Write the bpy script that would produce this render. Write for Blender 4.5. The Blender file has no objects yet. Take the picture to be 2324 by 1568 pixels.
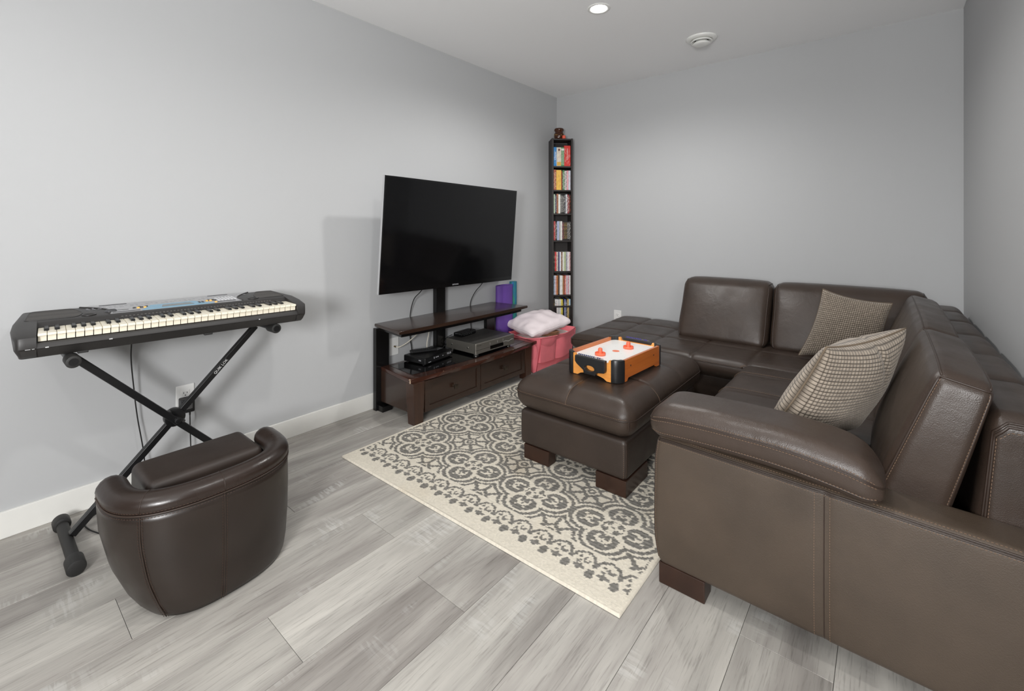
import bpy, bmesh, math, random
import numpy as np
from mathutils import Vector, Matrix

random.seed(7)
np.random.seed(7)
SC = bpy.context.scene
COL = SC.collection
PI = math.pi

# ------------------------------------------------------------------ camera
YAW = 39.494
cam_d = bpy.data.cameras.new('camera')
cam_d.sensor_fit = 'HORIZONTAL'
cam_d.sensor_width = 36.0
cam_d.lens = 36.0 * 1027.7 / 2324.0
cam_d.shift_x = 0.0
cam_d.shift_y = -(784.0 - 518.5) / 2324.0
cam_d.clip_start = 0.02
cam_o = bpy.data.objects.new('camera', cam_d)
cam_o.location = (2.5153, -3.7500, 1.1414)
cam_o.rotation_euler = (PI / 2, 0, math.radians(YAW))
COL.objects.link(cam_o)
SC.camera = cam_o

# ------------------------------------------------------------------ world, exposure, lamps
world = bpy.data.worlds.new('world')
world.use_nodes = True
world.node_tree.nodes['Background'].inputs[0].default_value = (0.8, 0.82, 0.85, 1)
world.node_tree.nodes['Background'].inputs[1].default_value = 0.05
SC.world = world
SC.view_settings.view_transform = 'Standard'
SC.view_settings.look = 'None'
SC.view_settings.exposure = 0.03
SC.view_settings.gamma = 1.0
SC.view_settings.use_curve_mapping = False
SC.cycles.use_denoising = True
SC.cycles.max_bounces = 8
SC.cycles.diffuse_bounces = 5
SC.cycles.sample_clamp_indirect = 4.0


def spot(x, y, power, size=150, blend=0.7, radius=0.045, z=2.38, col=(1.0, 0.985, 0.96)):
    d = bpy.data.lights.new('ceiling_lamp', 'SPOT')
    d.energy = power
    d.spot_size = math.radians(size)
    d.spot_blend = blend
    d.shadow_soft_size = radius
    d.color = col
    o = bpy.data.objects.new('ceiling_lamp', d)
    o.location = (x, y, z)
    COL.objects.link(o)
    return o


# the recessed ceiling lamps of the room: one is in view, the others hang behind and beside the camera
spot(1.211, -1.36, 46, 165, 0.6)
spot(2.0, -2.9, 30, 165, 0.6)
spot(1.0, -4.4, 16, 165, 0.6)
spot(3.9, -6.1, 10, 165, 0.6)
spot(5.2, -2.6, 10, 165, 0.6)
spot(5.2, -4.6, 10, 165, 0.6)


def fill_light(loc, aim, size, power):
    d = bpy.data.lights.new('fill_light', 'AREA')
    d.shape = 'DISK'
    d.size = size
    d.energy = power
    o = bpy.data.objects.new('fill_light', d)
    o.location = loc
    o.rotation_euler = (Vector(aim) - Vector(loc)).to_track_quat('-Z', 'Y').to_euler()
    COL.objects.link(o)
    return o


# two unseen fill lights added behind the camera to brighten walls and ceiling
fill_light((2.65, -4.95, 1.25), (1.2, -1.6, 1.6), 0.6, 70)
fill_light((3.9, -5.2, 1.75), (0.6, -1.6, 1.2), 1.0, 32)

# ------------------------------------------------------------------ helpers: objects
ROOT_LOC = {}
STUFF_PARTS = {'stitching', 'gold_dots', 'air_holes', 'printed_list', 'rating_label', 'chipped_edge', 'scuff', 'score_beads', 'indicator_marks', 'number_pad', 'button_pad', 'piping'}


def link(o, parent=None):
    COL.objects.link(o)
    if parent is not None:
        o.parent = parent
    return o


def tag(o, label, cat, group=None):
    o['label'] = label
    o['category'] = cat
    if group:
        o['group'] = group
    return o


def thing(name, label, cat, loc=(0, 0, 0), rotz=0.0, group=None):
    o = bpy.data.objects.new(name, None)
    o.empty_display_size = 0.05
    o.location = loc
    o.rotation_euler = (0, 0, rotz)
    COL.objects.link(o)
    ROOT_LOC[o.name] = Vector(loc)
    return tag(o, label, cat, group)


def root_of(o):
    while o is not None and o.parent is not None:
        o = o.parent
    return o


def mesh_obj(name, verts, faces, mat, parent=None, smooth=False, world=False, auto=None):
    """one mesh object; world=True: vertices are in room coordinates"""
    V = np.asarray(verts, dtype=float)
    if world and parent is not None:
        V = V - np.array(ROOT_LOC[root_of(parent).name])
    me = bpy.data.meshes.new(name)
    me.from_pydata(V.tolist(), [], [list(f) for f in faces])
    if smooth:
        me.polygons.foreach_set('use_smooth', [True] * len(me.polygons))
    me.update()
    o = bpy.data.objects.new(name, me)
    if mat is not None:
        me.materials.append(mat)
    link(o, parent)
    if auto is not None:
        sharp_by_angle(me, auto)
    return o


def sharp_by_angle(me, deg):
    bm = bmesh.new()
    bm.from_mesh(me)
    a = math.radians(deg)
    for f in bm.faces:
        f.smooth = True
    for e in bm.edges:
        if len(e.link_faces) == 2 and e.calc_face_angle(0) > a:
            e.smooth = False
    bm.to_mesh(me)
    bm.free()


class MB:
    """collects simple shapes into one mesh"""

    def __init__(s):
        s.v = []
        s.f = []

    def add(s, V, F, M=None):
        n = len(s.v)
        for p in V:
            p = Vector(p)
            if M is not None:
                p = M @ p
            s.v.append((p.x, p.y, p.z))
        for f in F:
            s.f.append([i + n for i in f])
        return s

    def box(s, x0, x1, y0, y1, z0, z1, bev=0.0, M=None, seg=2):
        if bev > 0:
            bm = bmesh.new()
            bmesh.ops.create_cube(bm, size=1)
            for v in bm.verts:
                v.co = Vector(((x0 + x1) / 2 + v.co.x * (x1 - x0), (y0 + y1) / 2 + v.co.y * (y1 - y0),
                               (z0 + z1) / 2 + v.co.z * (z1 - z0)))
            bmesh.ops.bevel(bm, geom=bm.edges[:], offset=bev, segments=seg, profile=0.5, affect='EDGES')
            bm.verts.index_update()
            V = [v.co.copy() for v in bm.verts]
            F = [[v.index for v in f.verts] for f in bm.faces]
            bm.free()
        else:
            V = [(x0, y0, z0), (x1, y0, z0), (x1, y1, z0), (x0, y1, z0), (x0, y0, z1), (x1, y0, z1), (x1, y1, z1), (x0, y1, z1)]
            F = [(3, 2, 1, 0), (4, 5, 6, 7), (0, 1, 5, 4), (1, 2, 6, 5), (2, 3, 7, 6), (3, 0, 4, 7)]
        return s.add(V, F, M)

    def prism(s, poly, z0, z1, M=None, bev=0.0, seg=2):
        """polygon in xy (counter-clockwise) extruded along z"""
        bm = bmesh.new()
        a = [bm.verts.new((p[0], p[1], z0)) for p in poly]
        b = [bm.verts.new((p[0], p[1], z1)) for p in poly]
        bm.faces.new(a[::-1])
        bm.faces.new(b)
        n = len(poly)
        for i in range(n):
            bm.faces.new((a[i], a[(i + 1) % n], b[(i + 1) % n], b[i]))
        if bev > 0:
            ed = [e for e in bm.edges if abs(e.verts[0].co.z - e.verts[1].co.z) < 1e-7]
            bmesh.ops.bevel(bm, geom=ed, offset=bev, segments=seg, profile=0.5, affect='EDGES')
        bm.verts.index_update()
        V = [v.co.copy() for v in bm.verts]
        F = [[v.index for v in f.verts] for f in bm.faces]
        bm.free()
        return s.add(V, F, M)

    def lathe(s, prof, seg=24, M=None):
        """profile [(r,z)...] turned round z"""
        V = []
        F = []
        rows = []
        for r, z in prof:
            if r < 1e-6:
                rows.append([len(V)])
                V.append((0, 0, z))
            else:
                rows.append(list(range(len(V), len(V) + seg)))
                for k in range(seg):
                    a = 2 * PI * k / seg
                    V.append((r * math.cos(a), r * math.sin(a), z))
        for A, B in zip(rows[:-1], rows[1:]):
            for k in range(seg):
                k2 = (k + 1) % seg
                if len(A) == 1 and len(B) == 1:
                    continue
                if len(A) == 1:
                    F.append((A[0], B[k2], B[k]))
                elif len(B) == 1:
                    F.append((A[k], A[k2], B[0]))
                else:
                    F.append((A[k], A[k2], B[k2], B[k]))
        return s.add(V, F, M)

    def cyl(s, p0, p1, r, seg=16, r1=None, cap=True, bev=0.0):
        p0 = Vector(p0)
        p1 = Vector(p1)
        L = (p1 - p0).length
        q = Vector((0, 0, 1)).rotation_difference((p1 - p0).normalized())
        M = Matrix.Translation(p0) @ q.to_matrix().to_4x4()
        r1 = r if r1 is None else r1
        if bev > 0:
            prof = [(0, 0), (r - bev, 0), (r - bev * 0.3, bev * 0.3), (r, bev), (r1, L - bev), (r1 - bev * 0.3, L - bev * 0.3), (r1 - bev, L), (0, L)]
        else:
            prof = [(0, 0), (r, 0), (r1, L), (0, L)] if cap else [(r, 0), (r1, L)]
        return s.lathe(prof, seg, M)

    def tube(s, path, r, seg=8, closed=False):
        P = [Vector(p) for p in path]
        n = len(P)
        V = []
        F = []
        up = Vector((0, 0, 1))
        prev = None
        for i, p in enumerate(P):
            if closed:
                t = (P[(i + 1) % n] - P[i - 1])
            else:
                t = P[min(i + 1, n - 1)] - P[max(i - 1, 0)]
            if t.length < 1e-9:
                t = Vector((0, 0, 1))
            t.normalize()
            if prev is None:
                a = up.cross(t)
                if a.length < 0.05:
                    a = Vector((1, 0, 0)).cross(t)
            else:
                a = prev - t * prev.dot(t)
                if a.length < 1e-6:
                    a = up.cross(t)
            a.normalize()
            prev = a
            b = t.cross(a)
            for k in range(seg):
                w = 2 * PI * k / seg
                V.append(p + a * (r * math.cos(w)) + b * (r * math.sin(w)))
        m = n if closed else n - 1
        for i in range(m):
            j = (i + 1) % n
            for k in range(seg):
                k2 = (k + 1) % seg
                F.append((i * seg + k, i * seg + k2, j * seg + k2, j * seg + k))
        if not closed:
            F.append([k for k in range(seg)][::-1])
            F.append([(n - 1) * seg + k for k in range(seg)])
        return s.add(V, F)

    def build(s, name, mat, parent=None, smooth=False, world=False, auto=None):
        o = mesh_obj(name, s.v, s.f, mat, parent, smooth, world, auto)
        if name in STUFF_PARTS:
            o['kind'] = 'stuff'
        return o


def smooth_path(pts, n=8, closed=False):
    """Catmull-Rom through the points"""
    P = [Vector(p) for p in pts]
    out = []
    N = len(P)
    m = N if closed else N - 1
    for i in range(m):
        if closed:
            p0, p1, p2, p3 = P[i - 1], P[i], P[(i + 1) % N], P[(i + 2) % N]
        else:
            p0, p1, p2, p3 = P[max(i - 1, 0)], P[i], P[i + 1], P[min(i + 2, N - 1)]
        for k in range(n):
            t = k / n
            out.append(0.5 * ((2 * p1) + (p2 - p0) * t + (2 * p0 - 5 * p1 + 4 * p2 - p3) * t * t + (3 * p1 - p0 - 3 * p2 + p3) * t ** 3))
    if not closed:
        out.append(P[-1])
    return out


def stitch(mb, path, length=0.0055, gap=0.0035, r=0.0009, closed=False):
    """little thread dashes along a path"""
    P = [Vector(p) for p in path]
    if closed:
        P = P + [P[0]]
    acc = 0.0
    on = None
    seglen = length + gap
    pos = 0.0
    nxt = 0.0
    for a, b in zip(P[:-1], P[1:]):
        L = (b - a).length
        if L < 1e-9:
            continue
        t = (b - a) / L
        while nxt < pos + L:
            s0 = a + t * (nxt - pos)
            s1 = s0 + t * length
            u = t.cross(Vector((0.3, 0.5, 0.8))).normalized()
            w = t.cross(u)
            V = []
            for q in (s0, s1):
                for k in range(4):
                    an = PI / 2 * k
                    V.append(q + u * r * math.cos(an) + w * r * math.sin(an))
            mb.add(V, [(0, 1, 5, 4), (1, 2, 6, 5), (2, 3, 7, 6), (3, 0, 4, 7), (3, 2, 1, 0), (4, 5, 6, 7)])
            nxt += seglen
        pos += L


class Soft:
    """rounded, deformable upholstery block: a box lattice with round edges and a shape function"""

    def __init__(s, x0, x1, y0, y1, z0, z1, r, fn=None):
        s.c = np.array([(x0 + x1) / 2, (y0 + y1) / 2, (z0 + z1) / 2])
        s.h = np.array([(x1 - x0) / 2, (y1 - y0) / 2, (z1 - z0) / 2])
        s.r = min(r, 0.999 * min(s.h))
        s.fn = fn

    def map(s, P):
        P = np.atleast_2d(np.asarray(P, float))
        inner = np.clip(P, -(s.h - s.r), s.h - s.r)
        d = P - inner
        L = np.linalg.norm(d, axis=1, keepdims=True)
        Q = np.where(L > 1e-9, inner + d / np.maximum(L, 1e-9) * s.r, P)
        if s.fn is not None:
            Q = s.fn(Q, s.h)
        return Q + s.c

    def axis(s, i, step, k):
        h = s.h[i]
        e = np.linspace(h - s.r, h, k + 1)[1:]
        m = max(2, int(round(2 * (h - s.r) / step)) + 1)
        mid = np.linspace(-(h - s.r), h - s.r, m)
        return np.concatenate([-e[::-1], mid, e])

    def mesh(s, step=0.03, k=4):
        X, Y, Z = (s.axis(i, step, k) for i in range(3))
        nx, ny, nz = len(X), len(Y), len(Z)
        idx = {}
        P = []

        def vid(i, j, l):
            q = (i, j, l)
            if q not in idx:
                idx[q] = len(P)
                P.append((X[i], Y[j], Z[l]))
            return idx[q]
        F = []
        for i in range(nx - 1):
            for j in range(ny - 1):
                F.append((vid(i, j, 0), vid(i, j + 1, 0), vid(i + 1, j + 1, 0), vid(i + 1, j, 0)))
                F.append((vid(i, j, nz - 1), vid(i + 1, j, nz - 1), vid(i + 1, j + 1, nz - 1), vid(i, j + 1, nz - 1)))
        for i in range(nx - 1):
            for l in range(nz - 1):
                F.append((vid(i, 0, l), vid(i + 1, 0, l), vid(i + 1, 0, l + 1), vid(i, 0, l + 1)))
                F.append((vid(i, ny - 1, l), vid(i, ny - 1, l + 1), vid(i + 1, ny - 1, l + 1), vid(i + 1, ny - 1, l)))
        for j in range(ny - 1):
            for l in range(nz - 1):
                F.append((vid(0, j, l), vid(0, j, l + 1), vid(0, j + 1, l + 1), vid(0, j + 1, l)))
                F.append((vid(nx - 1, j, l), vid(nx - 1, j + 1, l), vid(nx - 1, j + 1, l + 1), vid(nx - 1, j, l + 1)))
        return s.map(np.array(P)), F

    def build(s, name, mat, parent, step=0.03, k=4, world=True):
        V, F = s.mesh(step, k)
        return mesh_obj(name, V, F, mat, parent, smooth=True, world=world)

    def path(s, pts, n=24):
        """polyline on the surface: pts are box-surface points in units of the half size (-1..1)"""
        pts = [np.array(p, float) * s.h for p in pts]
        out = []
        for a, b in zip(pts[:-1], pts[1:]):
            for t in np.linspace(0, 1, n, endpoint=False):
                out.append(a + (b - a) * t)
        out.append(pts[-1])
        return [Vector(p) for p in s.map(np.array(out))]


def text_mesh(txt, size, origin, right, up, extrude=0.0003, align='CENTER'):
    """flat lettering as mesh data: returns vertices (room or local coordinates) and faces"""
    cu = bpy.data.curves.new('lettering', 'FONT')
    cu.body = txt
    cu.size = size
    cu.align_x = align
    cu.align_y = 'CENTER'
    cu.extrude = extrude
    cu.resolution_u = 2
    o = bpy.data.objects.new('lettering', cu)
    COL.objects.link(o)
    dg = bpy.context.evaluated_depsgraph_get()
    me = bpy.data.meshes.new_from_object(o.evaluated_get(dg))
    r = Vector(right).normalized()
    u = Vector(up).normalized()
    n = r.cross(u)
    V = [Vector(origin) + r * v.co.x + u * v.co.y + n * v.co.z for v in me.vertices]
    F = [list(p.vertices) for p in me.polygons]
    bpy.data.objects.remove(o)
    bpy.data.curves.remove(cu)
    bpy.data.meshes.remove(me)
    return V, F


# ------------------------------------------------------------------ helpers: materials
def srgb(r, g, b):
    def f(c):
        c /= 255.0
        return c / 12.92 if c <= 0.04045 else ((c + 0.055) / 1.055) ** 2.4
    return (f(r), f(g), f(b), 1.0)


class N:
    """tiny node-tree writer"""

    def __init__(s, name):
        s.m = bpy.data.materials.new(name)
        s.m.use_nodes = True
        s.t = s.m.node_tree
        s.b = s.t.nodes['Principled BSDF']

    def n(s, typ, **kw):
        x = s.t.nodes.new(typ)
        for k, v in kw.items():
            if k in x.inputs:
                x.inputs[k].default_value = v
            else:
                setattr(x, k, v)
        return x

    def l(s, a, b):
        s.t.links.new(a, b)

    def set(s, **kw):
        for k, v in kw.items():
            s.b.inputs[k.replace('_', ' ')].default_value = v
        return s

    def coords(s, scale=(1, 1, 1), kind='Object', offset_random=False):
        tc = s.n('ShaderNodeTexCoord')
        mp = s.n('ShaderNodeMapping')
        mp.inputs['Scale'].default_value = scale
        s.l(tc.outputs[kind], mp.inputs['Vector'])
        if offset_random:
            oi = s.n('ShaderNodeObjectInfo')
            mu = s.n('ShaderNodeVectorMath', operation='SCALE')
            mu.inputs[0].default_value = (37.0, 91.0, 13.0)
            s.l(oi.outputs['Random'], mu.inputs['Scale'])
            s.l(mu.outputs[0], mp.inputs['Location'])
        return mp.outputs[0]

    def noise(s, vec, scale, detail=2, rough=0.5, dist=0.0):
        x = s.n('ShaderNodeTexNoise')
        x.inputs['Scale'].default_value = scale
        x.inputs['Detail'].default_value = detail
        x.inputs['Roughness'].default_value = rough
        x.inputs['Distortion'].default_value = dist
        if vec is not None:
            s.l(vec, x.inputs['Vector'])
        return x.outputs['Fac']

    def ramp(s, fac, stops, interp='LINEAR'):
        x = s.n('ShaderNodeValToRGB')
        x.color_ramp.interpolation = interp
        el = x.color_ramp.elements
        while len(el) < len(stops):
            el.new(0.5)
        for e, (p, c) in zip(el, stops):
            e.position = p
            e.color = c if len(c) == 4 else (*c, 1)
        s.l(fac, x.inputs['Fac'])
        return x.outputs['Color']

    def mix(s, fac, a, b, blend='MIX'):
        x = s.n('ShaderNodeMix', data_type='RGBA', blend_type=blend)
        for sock, v in ((x.inputs[0], fac), (x.inputs[6], a), (x.inputs[7], b)):
            if isinstance(v, (int, float)):
                sock.default_value = v
            elif isinstance(v, tuple):
                sock.default_value = v
            else:
                s.l(v, sock)
        return x.outputs[2]

    def math(s, op, a, b=None, clamp=False):
        x = s.n('ShaderNodeMath', operation=op, use_clamp=clamp)
        for i, v in enumerate((a, b)):
            if v is None:
                continue
            if isinstance(v, (int, float)):
                x.inputs[i].default_value = v
            else:
                s.l(v, x.inputs[i])
        return x.outputs[0]

    def bump(s, height, strength=0.2, dist=0.001, prev=None):
        x = s.n('ShaderNodeBump')
        x.inputs['Strength'].default_value = strength
        x.inputs['Distance'].default_value = dist
        s.l(height, x.inputs['Height'])
        if prev is not None:
            s.l(prev, x.inputs['Normal'])
        s.l(x.outputs[0], s.b.inputs['Normal'])
        return x.outputs[0]

    def color(s, c):
        if isinstance(c, tuple):
            s.b.inputs['Base Color'].default_value = c
        else:
            s.l(c, s.b.inputs['Base Color'])
        return s


def plain(name, rgb, rough=0.5, metal=0.0, var=0.06, scale=30, spec=0.5, bump=0.0, bscale=200):
    m = N(name)
    v = m.coords()
    c = srgb(*rgb)
    f = m.noise(v, scale, 3)
    lo = tuple(x * (1 - var) for x in c[:3]) + (1,)
    hi = tuple(min(1, x * (1 + var)) for x in c[:3]) + (1,)
    m.color(m.ramp(f, [(0.3, lo), (0.7, hi)]))
    m.set(Roughness=rough, Metallic=metal)
    m.b.inputs['Specular IOR Level'].default_value = spec
    if bump > 0:
        m.bump(m.noise(v, bscale, 2), bump, 0.001)
    return m.m


def leather(name, rgb, rough=0.4, grain=520, gstr=0.22, wrinkle=0.25, spec=0.5):
    m = N(name)
    v = m.coords()
    c = srgb(*rgb)
    f = m.noise(v, 7, 4)
    lo = tuple(x * 0.86 for x in c[:3]) + (1,)
    hi = tuple(x * 1.14 for x in c[:3]) + (1,)
    m.color(m.ramp(f, [(0.3, lo), (0.7, hi)]))
    rr = m.n('ShaderNodeMapRange')
    m.l(m.noise(v, 11, 4), rr.inputs[0])
    rr.inputs[1].default_value = 0.3
    rr.inputs[2].default_value = 0.7
    rr.inputs[3].default_value = rough - 0.03
    rr.inputs[4].default_value = rough + 0.09
    m.l(rr.outputs[0], m.b.inputs['Roughness'])
    m.b.inputs['Specular IOR Level'].default_value = spec
    vo = m.n('ShaderNodeTexVoronoi', feature='SMOOTH_F1')
    vo.inputs['Scale'].default_value = grain
    m.l(v, vo.inputs['Vector'])
    n1 = m.bump(vo.outputs['Distance'], gstr, 0.0012)
    w = m.noise(v, 16, 4, 0.55, 0.6)
    m.bump(w, wrinkle * 0.45, 0.010, n1)
    return m.m

# ------------------------------------------------------------------ materials of the room
def make_wall_mat(name, rgb):
    m = N(name)
    v = m.coords()
    m.color(srgb(*rgb))
    m.set(Roughness=0.75)
    m.b.inputs['Specular IOR Level'].default_value = 0.25
    m.bump(m.noise(v, 160, 3), 0.06, 0.0015)
    return m.m


M_WALL = make_wall_mat('grey wall paint', (186, 187, 188))
M_CEIL = make_wall_mat('white ceiling paint', (248, 248, 248))
M_TRIM = plain('white trim paint', (232, 231, 226), 0.4, var=0.01)


def make_floor_mat():
    m = N('grey oak plank')
    tc = m.n('ShaderNodeTexCoord')
    oi = m.n('ShaderNodeObjectInfo')
    off = m.n('ShaderNodeVectorMath', operation='SCALE')
    off.inputs[0].default_value = (17.0, 53.0, 29.0)
    m.l(oi.outputs['Random'], off.inputs['Scale'])

    def co(sx, sy):
        mp = m.n('ShaderNodeMapping')
        mp.inputs['Scale'].default_value = (sx, sy, 1)
        m.l(tc.outputs['Object'], mp.inputs['Vector'])
        m.l(off.outputs[0], mp.inputs['Location'])
        return mp.outputs[0]
    broad = m.noise(co(5.5, 0.75), 1.0, 4, 0.6, 1.0)
    mid = m.noise(co(26, 1.6), 1.0, 5, 0.6, 0.8)
    fine = m.noise(co(210, 9.0), 1.0, 4, 0.65, 0.4)
    base = m.ramp(broad, [(0.25, srgb(138, 132, 127)), (0.42, srgb(166, 161, 155)), (0.56, srgb(186, 182, 175)), (0.72, srgb(203, 199, 191))])
    g1 = m.ramp(mid, [(0.30, srgb(140, 136, 131)), (0.5, srgb(200, 198, 194)), (0.7, srgb(222, 220, 216))])
    c = m.mix(0.38, base, g1, 'MULTIPLY')
    g2 = m.ramp(fine, [(0.32, (0.45, 0.44, 0.43, 1)), (0.47, (1, 1, 1, 1))])
    c = m.mix(0.5, c, g2, 'MULTIPLY')
    # cross saw marks
    saw = m.noise(co(14, 95), 1.0, 3, 0.5, 0.2)
    patch = m.noise(co(6, 3.2), 1.0, 2, 0.5, 0.5)
    pm = m.ramp(patch, [(0.60, (0, 0, 0, 1)), (0.70, (1, 1, 1, 1))])
    sm = m.ramp(saw, [(0.46, (0, 0, 0, 1)), (0.56, (1, 1, 1, 1))])
    f = m.math('MULTIPLY', pm, sm)
    c = m.mix(m.math('MULTIPLY', f, 0.22), c, srgb(226, 227, 224))
    # knots
    vo = m.n('ShaderNodeTexVoronoi', feature='F1')
    vo.inputs['Scale'].default_value = 1.0
    vo.inputs['Randomness'].default_value = 0.9
    m.l(co(6.5, 2.0), vo.inputs['Vector'])
    dis = m.math('ADD', vo.outputs['Distance'], m.math('MULTIPLY', m.math('SUBTRACT', mid, 0.5), 0.10))
    rings = m.n('ShaderNodeMath', operation='SINE')
    m.l(m.math('MULTIPLY', dis, 240.0), rings.inputs[0])
    rr = m.ramp(rings.outputs[0], [(0.25, (0.30, 0.29, 0.29, 1)), (0.75, (1, 1, 1, 1))])
    kmask = m.ramp(dis, [(0.035, (1, 1, 1, 1)), (0.095, (0, 0, 0, 1))])
    c = m.mix(m.math('MULTIPLY', kmask, 0.8), c, m.mix(1.0, c, rr, 'MULTIPLY'))
    # every plank a little lighter or darker, cooler or warmer
    h = m.n('ShaderNodeHueSaturation')
    mr = m.n('ShaderNodeMapRange')
    m.l(oi.outputs['Random'], mr.inputs[0])
    mr.inputs[3].default_value = 0.96
    mr.inputs[4].default_value = 1.11
    m.l(mr.outputs[0], h.inputs['Value'])
    h.inputs['Saturation'].default_value = 0.9
    m.l(c, h.inputs['Color'])
    m.color(h.outputs[0])
    m.set(Roughness=0.42)
    m.b.inputs['Specular IOR Level'].default_value = 0.4
    m.bump(fine, 0.10, 0.0008)
    return m.m


M_FLOOR = make_floor_mat()

# ------------------------------------------------------------------ the room
H = 2.44


def structure(name, mb, mat, **kw):
    o = mb.build(name, mat, **kw)
    o['kind'] = 'structure'
    return o


M_SLAB = plain('dark underlay', (60, 57, 53), 0.8)
floor = structure('floor', MB().box(-0.1, 6.3, -7.3, 0.1, -0.12, -0.008), M_SLAB)
structure('ceiling', MB().box(-0.1, 6.3, -7.3, 0.1, H, H + 0.12), M_CEIL)
structure('wall_left', MB().box(-0.12, 0.0, -7.3, 0.1, -0.1, H + 0.02), M_WALL)
structure('wall_back', MB().box(0.0, 6.3, 0.0, 0.12, -0.1, H + 0.02), M_WALL)
structure('wall_right', MB().box(2.872, 2.992, -2.62, 0.0, -0.1, H + 0.02), M_WALL)
structure('wall_far_right', MB().box(6.2, 6.32, -7.3, 0.0, -0.1, H + 0.02), M_WALL)
structure('wall_front', MB().box(0.0, 6.2, -7.32, -7.2, -0.1, H + 0.02), M_WALL)


def baseboard(name, axis, c0, c1, side, inward, mat=M_TRIM):
    mb = MB()
    t = 0.013 * inward
    if axis == 'y':
        mb.box(min(side, side + t), max(side, side + t), c0, c1, 0.0, 0.098, bev=0.002)
    else:
        mb.box(c0, c1, min(side, side + t), max(side, side + t), 0.0, 0.098, bev=0.002)
    o = mb.build(name, mat)
    o['kind'] = 'structure'


baseboard('baseboard_left', 'y', -7.2, 0.0, 0.0, 1)
baseboard('baseboard_back', 'x', 0.013, 2.859, 0.0, -1)
baseboard('baseboard_right', 'y', -2.62, 0.0, 2.872, -1)

# floor planks, each its own piece of the floor; long side runs towards the back wall
PW = 0.2165
joint = {4: -2.735, 6: -2.80, 5: -1.9, 3: -3.45, 2: -1.62, 1: -2.86, 0: -3.2, 7: -2.0, 8: -3.25, 9: -3.02, 10: -2.36, 11: -3.1}
k = 0
for row in range(-1, 20):
    x0 = max(0.0, 0.034 + PW * row)
    x1 = 0.034 + PW * (row + 1)
    j = joint.get(row, -2.2 - (row * 0.47) % 1.2)
    ys = [j + 1.28 * q for q in range(-4, 4)]
    for ya in ys:
        a = max(ya, -5.0)
        b = min(ya + 1.28, 0.0)
        if b - a < 0.02:
            continue
        cx, cy = (x0 + x1) / 2, (a + b) / 2
        w, L = (x1 - x0) / 2 - 0.0006, (b - a) / 2 - 0.0006
        e = 0.0005
        V = [(-w, -L, -0.008), (w, -L, -0.008), (w, L, -0.008), (-w, L, -0.008),
             (-w, -L, -e), (w, -L, -e), (w, L, -e), (-w, L, -e),
             (-w + e, -L + e, 0), (w - e, -L + e, 0), (w - e, L - e, 0), (-w + e, L - e, 0)]
        F = [(3, 2, 1, 0), (8, 9, 10, 11)]
        for i in range(4):
            i2 = (i + 1) % 4
            F.append((i, i2, i2 + 4, i + 4))
            F.append((i + 4, i2 + 4, i2 + 8, i + 8))
        o = mesh_obj('plank', V, F, M_FLOOR, floor)
        o.location = (cx, cy, 0)
        k += 1

# ------------------------------------------------------------------ ceiling fittings
M_WHITE_PLASTIC = plain('white plastic', (236, 236, 232), 0.35, var=0.01)
t = thing('recessed_ceiling_light', 'round white recessed ceiling light, lit, near the top of the photo', 'ceiling light', (1.211, -1.362, H))
MB().lathe([(0.046, 0.03), (0.046, 0.0), (0.05, -0.004), (0.06, -0.005), (0.066, -0.002), (0.067, 0.0)], 40).build('trim_ring', M_WHITE_PLASTIC, t, smooth=True)
m = N('lit lamp lens')
m.color((1, 1, 1, 1))
m.b.inputs['Emission Color'].default_value = (1.0, 0.98, 0.95, 1)
m.b.inputs['Emission Strength'].default_value = 28.0
MB().lathe([(0, -0.0015), (0.03, -0.0015), (0.047, 0.0)], 40).build('lens', m.m, t, smooth=True)

t = thing('ceiling_air_vent', 'round white ceiling air diffuser with stepped rings near the back wall', 'air vent', (1.546, -0.538, H))
MB().lathe([(0.098, 0.0), (0.1, -0.004), (0.092, -0.012), (0.072, -0.016), (0.062, -0.012), (0.058, 0.0)], 48).build('outer_ring', M_WHITE_PLASTIC, t, smooth=True)
MB().lathe([(0.052, -0.002), (0.07, -0.022), (0.073, -0.027), (0.064, -0.029), (0.046, -0.012)], 48).build('middle_ring', M_WHITE_PLASTIC, t, smooth=True)
MB().lathe([(0.028, -0.006), (0.05, -0.032), (0.056, -0.039), (0.053, -0.044), (0.03, -0.047), (0, -0.048)], 48).build('centre_disc', M_WHITE_PLASTIC, t, smooth=True)
MB().lathe([(0.062, -0.0008), (0, -0.0008)], 40).build('throat', plain('dark duct', (60, 60, 60), 0.8), t)

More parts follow.
